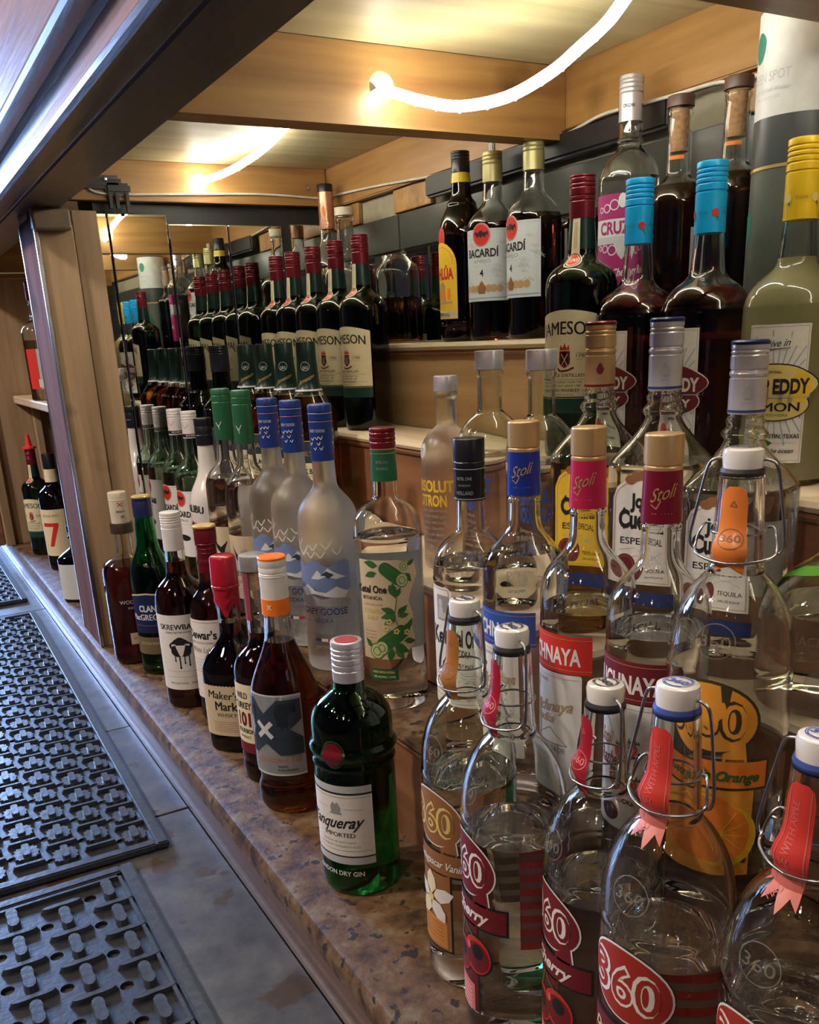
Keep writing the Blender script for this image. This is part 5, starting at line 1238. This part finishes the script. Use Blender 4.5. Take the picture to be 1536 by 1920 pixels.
# ---- swing-top vodka
STRAPS = {}
def swing(kind):
    b = root('swing_top_bottle', 'bottle')
    P = Prof(0.0415, 0.339, 0.210, 0.272, 0.0174, 0.72, 0.02, rt=0.0140, heel=0.008, bulges=((0.275, 0.004, 0.0012), (0.204, 0.005, 0.0006)))
    body(b, P, CLEAR if kind != 'vanilla' else CLEARG, 'solid', level={'vanilla': 0.200, 'cherry': 0.190, 'apple': 0.186, 'orange': 0.112}[kind])
    blue = kind == 'apple'
    s = cap(b, 0.0124, 0.3425, 0.356, CERAM, bevel=0.0040, r1=0.0134, name='ceramic_stopper')
    bm = bmesh.new(); add_lathe(bm, [(0, 0.3375), (0.0132, 0.338), (0.0140, 0.3402), (0.0132, 0.3428), (0, 0.343)], 36); finish('gasket', bm, GASKB if blue else GASK, b)
    ic = plain('stopper_print_blue', (0.08, 0.12, 0.38), 0.3) if blue else BLACK
    d = Dec(); d.ring(0, 0, 9.0, 9.0, 0.5, ic, 0); d.ring(0, 0, 7.8, 7.8, 0.5, ic, 0); d.text('360', 0, -2.4, 5.2, ic, 0, 13, 0.03); d.line([(-6, 6), (0, 7.5), (6, 6)], 0.9, ic, 0); d.line([(-6, -6), (0, -7.5), (6, -6)], 0.9, ic, 0)
    for v in d.bm.verts: v.co = Vector((v.co.x / 1000, v.co.y / 1000, 0.35635))
    finish('printed_emblem', d.bm, d.mats, s, False, norm=False)
    # wire bail
    bm = bmesh.new()
    for sg in (-1, 1):
        add_tube(bm, spline([(sg * 0.011, 0, 0.348), (sg * 0.0165, 0, 0.348), (sg * 0.0215, 0, 0.344), (sg * 0.0252, -0.001, 0.327), (sg * 0.0300, -0.004, 0.298), (sg * 0.0292, -0.005, 0.289), (sg * 0.0255, -0.005, 0.2865)], 5), 0.0011, 7)
    finish('bail_wire', bm, WIRE, b, True, 60)
    bm = bmesh.new()
    for sg in (-1, 1):
        add_tube(bm, spline([(sg * 0.0182, 0.002, 0.303), (sg * 0.0215, 0.001, 0.3035), (sg * 0.0242, -0.002, 0.299), (sg * 0.0262, -0.006, 0.288), (sg * 0.0225, -0.013, 0.2845), (sg * 0.0115, -0.0205, 0.2825), (0, -0.0235, 0.282)], 5), 0.0010, 7)
    finish('lever_wire', bm, WIRE, b, True, 60)
    bm = bmesh.new(); add_tube(bm, [((P.r(0.300) + 0.0012) * math.cos(2 * PI * k / 30), (P.r(0.300) + 0.0012) * math.sin(2 * PI * k / 30), 0.300) for k in range(30)], 0.0008, 6, True); finish('neck_wire', bm, WIRE, b, True, 60)
    # paper seal strap down the front of the neck
    sc = {'vanilla': plain('vanilla_strap', (0.40, 0.16, 0.04), 0.3), 'cherry': plain('cherry_strap', (0.36, 0.012, 0.03), 0.3), 'apple': plain('apple_strap', (0.62, 0.05, 0.04), 0.3), 'orange': plain('orange_strap', (0.85, 0.25, 0.05), 0.3)}[kind]
    d = Dec(); d.poly([(-8, 275), (0, 279), (8, 273), (9, 322), (7.5, 329), (4, 332), (-4, 332), (-7.5, 329), (-9, 322)], sc)
    if kind == 'apple': d.text('MADE WITH APPLE', 0.5, 299, 4, PINK, 1, 46, 0.01, rot=90); d.line([(-6, 274), (-6, 328)], 0.5, PINK, 1); d.line([(6.5, 274), (6.5, 328)], 0.5, PINK, 1)
    else:
        ac = BROWN if kind in ('orange', 'vanilla') else PINK
        d.ring(0, 298, 7, 6.6, 0.7, ac, 1); d.text('360', 0, 296, 4.4, ac, 1, 11, 0.02)
        for z in (320, 280): d.line([(-2, z - 1), (0, z + 2.6), (2, z - 1), (-2, z - 1)], 0.8, ac, 1)
    if kind == 'apple':
        d.poly([(-8.5, 282), (-13, 268), (-9, 272), (-7, 262), (-3, 270), (0, 259), (3, 268), (6, 263), (8, 280)], plain('torn_pink_paper', (0.72, 0.20, 0.16), 0.45), 1)
        d.text('MADE', -2, 268, 3.4, PINK, 2, 10, 0.01, rot=62)
    st_ = d.wrap('neck_strap', P, b, 0, 4)
    for v in st_.data.vertices:   # the strap bulges outward over the wire
        k = math.exp(-((v.co.z - 0.290) / 0.009) ** 2) * 0.0055 + 0.0006
        r = math.hypot(v.co.x, v.co.y); v.co.x *= (r + k) / r; v.co.y *= (r + k) / r
    # embossed 360 on the shoulder
    EM = EMB()
    d = Dec(); d.ring(0, 232, 13, 12, 0.7, EM, 0); d.text('360', 0, 228, 7.5, EM, 0, 20, 0.0); d.wrap('embossed_emblem', P, b, 0, 3)
    # die-cut label
    base, word, wc, art = {'vanilla': (BROWN, 'Madagascar Vanilla', WHITE, 0), 'cherry': (MAROON, 'Cherry', WHITE, 1), 'apple': (plain('print_apple_red', (0.36, 0.03, 0.02), 0.4), 'Delicious Apple', LYELL, 2), 'orange': (plain('print_bright_orange', (0.85, 0.36, 0.04), 0.4), 'Georgia Orange', GREEN, 3)}[kind]
    edge = BLACK if kind != 'orange' else plain('print_dark_olive', (0.06, 0.05, 0.02), 0.4)
    d = Dec()
    def sheet(g, m, l):
        d.poly([((31 + g) * math.cos(a), 146 + (25 + g) * math.sin(a) - 0.25 * (31 + g) * math.cos(a) * 0.35) for a in [2 * PI * k / 32 for k in range(32)]], m, l)
        d.poly([(22 + g, 106 - g), (26 + g, 112), (24 + g, 128), (10, 120), (10, 106)], m, l)
    sheet(2.2, edge, 0); sheet(1.4, WHITE if kind != 'orange' else edge, 1); sheet(0, base, 2)
    bw = 40
    d.rect(-30, bw + 2, 92, 116, edge, 2); d.rect(-30, bw, 94, 114, {0: BROWN, 1: MAROON, 2: MAROON, 3: ORANGE}[art], 3)
    if art == 3: 
        d.rect(-32, 32, 24, 94, plain('print_bright_orange', (0.85, 0.36, 0.04), 0.4), 1)
        d.ell(-2, 62, 26, 27, plain('print_deep_orange', (0.78, 0.22, 0.03), 0.4), 3); d.ell(16, 56, 20, 24, YELLOW, 4, 24); d.ell(12, 58, 19, 23, ORANGE, 5, 24)
        for k in range(5): a = math.radians(-70 + k * 32); d.line([(12, 58), (12 + 17 * math.cos(a), 58 + 20 * math.sin(a))], 0.8, YELLOW, 6)
        d.line([(-22, 80), (-4, 88), (8, 84)], 1.5, YELLOW, 4); d.line([(20, 38), (30, 36)], 4, edge, 3)
    if art == 1:
        d.rect(-30, 16, 10, 94, edge, 1); d.rect(-29, 14, 12, 94, plain('print_dark_cherry', (0.10, 0.01, 0.015), 0.4), 2)
        for x, z in ((-10, 58), (12, 66)):
            d.ell(x, z, 17, 19, edge, 3); d.ell(x, z, 15, 17, RED, 4); d.ell(x + 1.5, z - 1, 12, 14, MAROON, 5); d.ell(x + 2, z + 4, 6, 7, BLACK, 6); d.ell(x - 8, z + 6, 2, 4, PINK, 6, 10)
            d.line([(x, z + 14), (-4, 92)], 1.5, LGREEN, 5)
        d.poly([(-26, 10), (10, 10), (10, 36), (-26, 40)], PINK, 4); 
        for i in range(6): d.line([(-22, 32 - i * 4), (6, 30 - i * 4)], 0.8, WHITE, 5)
    if art == 0:
        d.rect(-30, 20, 14, 94, edge, 1); d.rect(-28, 18, 16, 94, BROWN, 2)
        for a in range(5):
            t = math.radians(20 + a * 72); c, s_ = math.cos(t), math.sin(t)
            d.poly([(-4 + px * c - pz * s_, 66 + px * s_ + pz * c) for px, pz in ((2, 0), (10, 7), (20, 6), (27, 0), (20, -6), (10, -7))], CREAM if a % 2 else WHITE, 4 + a)
        d.ell(-4, 66, 4, 4, LYELL, 10); d.rect(-24, 14, 18, 46, plain('print_vanilla_tan', (0.55, 0.24, 0.06), 0.4), 3)
        for i in range(5): d.line([(-20, 42 - 4 * i), (10, 41 - 4 * i)], 0.7, BROWN, 4)
    if art == 2:
        d.rect(-34, 34, 14, 94, plain('print_apple_red', (0.36, 0.03, 0.02), 0.4), 1); d.ell(-4, 54, 22, 26, ORANGE, 3); d.ell(-2, 54, 19, 23, RED, 4); d.ell(4, 58, 14, 18, MAROON, 5); d.ell(-11, 62, 3, 8, PINK, 6); d.line([(-2, 74), (2, 88)], 2, BROWN, 6); d.poly([(2, 82), (14, 90), (20, 84), (10, 80)], LGREEN, 6)
    for v in d.bm.verts: v.co.y += (32 if kind == 'orange' else 24)
    lab = d.wrap('label', P, b)
    d = Dec()
    nc = {0: LYELL, 1: WHITE, 2: WHITE, 3: edge}[art]
    d.text('360', -1, 133, 26, nc, 3, 50, 0.055, slope=-0.07); d.text('360', -1, 133, 26, base, 4, 50, 0.0, slope=-0.07)
    d.text(word, 4, 99.5, 10.5 if len(word) < 8 else 7.5, wc, 5, 44 if len(word) < 8 else 62, 0.03, 0.35, slope=-0.02)
    for v in d.bm.verts: v.co.y += (32 if kind == 'orange' else 24)
    d.wrap('lettering', P, lab)
    #STRIPE, read through the glass
    if kind != 'orange':
        d = Dec(); c1, c2 = {'cherry': (RED, plain('print_dusty_rose', (0.36, 0.16, 0.15), 0.5)), 'apple': (RED, plain('print_dusty_gold', (0.34, 0.24, 0.15), 0.5)), 'vanilla': (BROWN, BEIGE)}[kind]
        z0, z1 = (66, 176) if kind != 'vanilla' else (70, 150)
        d.rect(-45, 45, z0, z1, c2)
        for i in range(8):
            za = z0 + i * 13
            if za + 6 < z1: d.poly([(-45, za), (0, za + 3 - 5), (45, za), (45, min(z1, za + 7)), (0, min(z1, za + 5)), (-45, min(z1, za + 7))], c1, -1)
        o = d.wrap('back_label', P, b, PI)
    return b
def patron():
    b = root('tequila_bottle', 'bottle'); P = Prof(0.054, 0.145, 0.062, 0.118, 0.018, 0.62, 0.1, rt=0.0165, heel=0.010, bulges=((0.138, 0.006, 0.005),), n=2.5)
    body(b, P, CLEARG, 'solid', level=0.075); bm = bmesh.new(); add_lathe(bm, [(0, 0.145), (0.0135, 0.1455), (0.0165, 0.150), (0.0195, 0.158), (0.0185, 0.170), (0.012, 0.176), (0, 0.177)], 32); finish('stopper', bm, plain('pinkish_cork_ball', (0.42, 0.28, 0.22), 0.5), b)
    bm = bmesh.new(); pts = [(-0.075 + 0.02 * t, -0.045 - 0.001 * t, 0.055 + 0.02 * t - 0.0012 * t * t) for t in range(0, 6)]
    bm.free()
    d = Dec(); d.poly([(-60, 88), (-30, 101), (0, 107), (30, 108), (30, 112), (0, 113), (-30, 108), (-60, 90)], plain('green_ribbon', (0.07, 0.25, 0.02), 0.35)); d.wrap('ribbon', P, b, 0, 3)
    EM = EMB()
    d = Dec(); d.text('HACIENDA', 0, 58, 7, EM, 0, 44, 0.01); d.ell(0, 30, 10, 10, EM, 0, 16); d.wrap('embossed_lettering', P, b)
    return b
def seven():
    b = root('whiskey_bottle', 'bottle'); P = Prof(0.041, 0.275, 0.19, 0.232, 0.0165, 0.7, 0.3, rt=0.0145, heel=0.006)
    body(b, P, BROWNG, 'solid'); cap(b, 0.0162, 0.272, 0.310, BLKCAP); sleeve(b, P, 0.236, 0.27, CREAM)
    d = Dec(); d.rect(-40, 40, 40, 166, CREAM); lab = d.wrap('label', P, b)
    d = Dec(); d.poly([(-24, 130), (20, 130), (20, 122), (0, 66), (-12, 66), (6, 120), (-24, 120)], RED, 1); d.text("SEAGRAM'S", 0, 146, 7, BROWN, 1, 50); d.wrap('lettering', P, lab)
    return b
def sierra():
    b = root('tequila_bottle', 'bottle'); P = Prof(0.041, 0.255, 0.165, 0.200, 0.0145, 0.7, 0.25, rt=0.013, heel=0.006, bulges=((0.205, 0.004, 0.0016),))
    body(b, P, CLEAR, 'solid', level=0.15); cap(b, 0.0155, 0.245, 0.290, plain('dull_red_cap', (0.30, 0.02, 0.03), 0.35), [(0.28, -0.0005), (0.272, -0.0005)])
    d = Dec(); d.rect(-36, 36, 30, 128, LGREY); d.rect(-36, -6, 30, 128, RED, 1); d.rect(4, 18, 30, 128, NAVY, 1); d.rect(-10, 30, 34, 54, PALE, 2); d.wrap('label', P, b)
    return b
def squatbox():
    b = root('decanter', 'bottle'); P = Prof(0.046, 0.165, 0.10, 0.128, 0.018, 0.4, 0.2, rt=0.0165, heel=0.006, n=3.2, bulges=((0.150, 0.006, 0.004),))
    body(b, P, BLACKG, 'solid'); cap(b, 0.021, 0.164, 0.178, BLKCAP); d = Dec(); d.rect(-42, 42, 8, 92, PALE); d.wrap('label', P, b)
    return b

# ================================================================== PLACEMENT
def put(proto, X, Y, Z, delta, label, group=None): return face(proto, X, Y, Z, delta, label, group)
def again(proto, X, Y, Z, delta, label, group=None): return face(copy_tree(proto), X, Y, Z, delta, label, group)
# front row on the counter
put(woodford(), 0.344, 1.694, 0, 8, 'squat dark bourbon bottle with a cream pour cap, standing against the post')
put(clan(), 0.364, 1.598, 0, -24, 'green glass scotch bottle with a gold-topped navy cap and navy label')
put(skrew(), 0.362, 1.41, 0, -14, 'dark whiskey bottle with a white cap and a white label showing a black sheep')
put(dewars(), 0.388, 1.320, 0, -42, 'scotch bottle with a gold-topped maroon cap and a white label, behind the sheep label')
mk = put(maker(), 0.374, 1.203, 0, -30, 'squat bourbon bottle dipped in dripping red wax with a cream label')
mk.scale = (1, 1, 0.98)
put(turkey(), 0.376, 1.081, 0, -58, 'bourbon bottle with a cork stopper, maroon neck strip and a cream label with red numerals')
put(glenx(), 0.368, 0.992, 0, -24, 'amber scotch bottle with an orange and white cap and white cross label')
put(tanq(), 0.362, 0.786, 0, -33, 'green gin bottle with a ribbed silver cap and round red seal')
van = put(swing('vanilla'), 0.3835, 0.597, 0, -52, 'swing-top vodka bottle with a brown vanilla flower label, farthest of the swing-tops')
ch = put(swing('cherry'), 0.370, 0.513, 0, -64, 'cherry swing-top bottle, its whole label in view beside the vanilla one', 'swing-top vodka bottles in front')
ch['label'] = 'cherry swing-top vodka bottle standing right behind the gin bottle'
c3 = again(ch, 0.3895, 0.4325, 0, -62, 'cherry swing-top vodka bottle next to the apple ones, nearer the camera', 'swing-top vodka bottles in front')
c3.scale = (1, 1, 0.935)
ap = put(swing('apple'), 0.371, 0.3505, 0, -34, 'apple swing-top vodka bottle with a torn pink seal and a full oval red label', 'swing-top vodka bottles in front')
again(ap, 0.390, 0.268, 0, -30, 'apple swing-top vodka bottle cut off by the right edge of the picture', 'swing-top vodka bottles in front')
ap.scale = (1, 1, 1.02)
# first step
bw = put(bacardi('white'), 0.49, 1.683, Z1, -60, 'white rum bottle with a silver cap and bat emblem, right beside the white coconut rum', 'white rum bottles on the first step')
again(bw, 0.49, 1.778, Z1, -60, 'white rum bottle with a silver cap, closest to the mirror', 'white rum bottles on the first step')
put(malibu(), 0.482, 1.575, Z1, -62, 'opaque white coconut rum bottle with a black cap')
gp = put(goose('poire'), 0.480, 1.457, Z1, -30, 'clear vodka bottle with a green cap and cream label, farther of the two', 'green-capped vodka bottles')
again(gp, 0.480, 1.361, Z1, -30, 'clear vodka bottle with a green cap and cream label, nearer of the two', 'green-capped vodka bottles')
g = put(goose(), 0.480, 1.072, Z1, -22, 'frosted vodka bottle with a blue cap, lowest cap and nearest of three', 'frosted vodka bottles')
again(g, 0.490, 1.192, Z1, -24, 'frosted vodka bottle with a blue cap, middle of three', 'frosted vodka bottles')
again(g, 0.490, 1.279, Z1, -26, 'frosted vodka bottle with a blue cap, farthest of three beside a green-capped bottle', 'frosted vodka bottles')
put(ketel(True), 0.480, 0.907, Z1, -8, 'clear botanical vodka bottle with cucumbers and leaves on the label')
put(ketel(), 0.482, 0.735, Z1, -20, 'clear vodka bottle with a tall black cap and a stepped white label')
put(stoli('blue'), 0.484, 0.650, Z1, -60, 'clear vodka bottle with a gold cap, blue neck band and blue label band')
put(stoli('red'), 0.484, 0.564, Z1, -66, 'clear vodka bottle with a gold cap, crimson neck band and red label band')
put(stoli('berry'), 0.485, 0.483, Z1, -48, 'clear vodka bottle with a gold cap, burgundy bands and berries on the label')
og = put(swing('orange'), 0.475, 0.4035, Z1, -14, 'swing-top vodka bottle with a bright orange label and orange neck strap')
og.scale = (1, 1, 0.965)
# second step
bb = put(blackbarrel(), 0.60, 1.375, ZA, -12, 'amber whiskey bottle with a dark green foil neck, nearest of four', 'foil-necked whiskey bottles')
again(bb, 0.60, 1.467, ZA, -12, 'foil-necked amber whiskey bottle, second from the camera', 'foil-necked whiskey bottles')
again(bb, 0.60, 1.558, ZA, -12, 'foil-necked amber whiskey bottle, third from the camera', 'foil-necked whiskey bottles')
again(bb, 0.60, 1.648, ZA, -12, 'foil-necked amber whiskey bottle, farthest of four', 'foil-necked whiskey bottles')
put(blackbottle(), 0.585, 1.757, ZA, -10, 'black square-shouldered liqueur bottle by the mirror on the second step')
put(absolut(True, 0.0335, 0.236), 0.602, 0.966, ZA, -44, 'frosted citron vodka bottle with yellow lettering and a silver cap')
ab = put(absolut(), 0.602, 0.872, ZA, -46, 'clear silver-capped vodka bottle with a shoulder medallion, beside the frosted yellow-lettered one', 'clear vodka bottles with blue lettering')
again(ab, 0.602, 0.777, ZA, -15, 'clear silver-capped vodka bottle right behind the gold cap with blue band', 'clear vodka bottles with blue lettering')
put(cuervo(True), 0.602, 0.687, ZA, -20, 'amber tequila bottle with a gold cap and a yellow arched label')
cs = put(cuervo(), 0.600, 0.600, ZA, -20, 'clear tequila bottle with a silver cap and white arched label, the farther of two', 'silver tequila bottles')
c2 = again(cs, 0.601, 0.511, ZA, -20, 'clear silver tequila bottle behind the orange swing-top bottle', 'silver tequila bottles')
c2.scale = (1, 1, 0.93)
put(patron(), 0.598, 0.408, ZA, -10, 'squat round clear tequila bottle with a green ribbon at the right edge')
# third step
J = jameson()
spots = [(1.407, 'nearest of five in the row'), (1.499, 'second of five in the row'), (1.591, 'middle of five in the row'), (1.684, 'fourth of five in the row'), (1.765, 'last of five, beside the end mirror')]
for i, (y, t) in enumerate(spots):
    (put if i == 0 else again)(J, 0.722, y, ZB, -51, 'dark green whiskey bottle with a maroon cap, ' + t, 'green whiskey bottles on the third step')
again(J, 0.720, 0.856, ZB, -26, 'dark green whiskey bottle with a maroon cap standing alone beside the blue-capped vodkas', 'green whiskey bottles on the third step')
e1 = put(eddy('cherry'), 0.722, 0.768, ZB, -48, 'dark cherry vodka bottle with a sky blue cap, the farther one', 'blue-capped cherry vodkas')
again(e1, 0.722, 0.672, ZB, -42, 'dark cherry vodka bottle with a sky blue cap, beside the lemon one', 'blue-capped cherry vodkas')
put(eddy('lemon', 0.290), 0.728, 0.575, ZB, -14, 'cloudy lemon vodka bottle with a yellow cap')
# top shelf
put(copperneck(), 0.832, 1.755, ZCC, -20, 'tall clear bottle with a copper foil neck and black top in the far corner')
put(corkclear(), 0.826, 1.665, ZCC, -10, 'clear bottle with a cream stopper behind the row of green whiskey bottles')
put(kahlua(), 0.828, 1.266, ZCC, -62, 'dark coffee liqueur bottle with a yellow label and black cap')
r1 = put(bacardi('anejo'), 0.828, 1.183, ZCC, -28, 'dark rum bottle with a gold cap and palm label, clear pourer on top', 'dark rum bottles on the top shelf')
r2 = again(r1, 0.828, 1.086, ZCC, -56, 'dark rum bottle with a gold cap and palm label, without pourer', 'dark rum bottles on the top shelf')
bm = bmesh.new(); add_box(bm, -0.004, 0.004, -0.004, 0.004, 0.2548, 0.2665); bmesh.ops.bevel(bm, geom=bm.edges[:], offset=0.0012, segments=2, affect='EDGES'); finish('clear_tip', bm, plain('cloudy_plastic', (0.6, 0.62, 0.6), 0.3, trans=0.5), r1)
put(cruzan(), 0.826, 0.898, ZCC, -10, 'clear rum bottle with a silver cap and a magenta cherry label')
ck = put(corkneck(), 0.832, 0.825, ZCC, -10, 'dark bourbon bottle with a corked clear neck, next to the magenta-labelled rum', 'corked dark bourbon bottles')
again(ck, 0.832, 0.745, ZCC, -10, 'dark bourbon bottle with a corked clear neck, next to the tall white tube', 'corked dark bourbon bottles')
put(tubebox(), 0.815, 0.654, ZCC, -55, 'tall whiskey gift tube, white with a green spot above and grey below')
# far bay
fj = again(J, 0.352, 2.84, 0, -40, 'green whiskey bottle with a red pour spout in the far bay beyond the post')
for c in list(fj.children):
    if c.name.startswith('cap'): spoutbase = c
if 'group' in fj: del fj['group']
bm = bmesh.new(); add_lathe(bm, [(0, 0.305), (0.019, 0.3055), (0.0185, 0.311), (0.009, 0.313), (0.0045, 0.345), (0, 0.346)], 20); finish('pour_spout', bm, plain('red_plastic', (0.75, 0.04, 0.05), 0.35), fj)
put(seven(), 0.364, 2.60, 0, -30, 'dark whiskey bottle with a cream label and red seven in the far bay')
put(squatbox(), 0.345, 2.22, 0, -25, 'small dark decanter with a white label just beyond the post')
put(sierra(), 0.392, 2.60, 0.447, -10, 'clear bottle with a red cap on the wall shelf of the far bay')
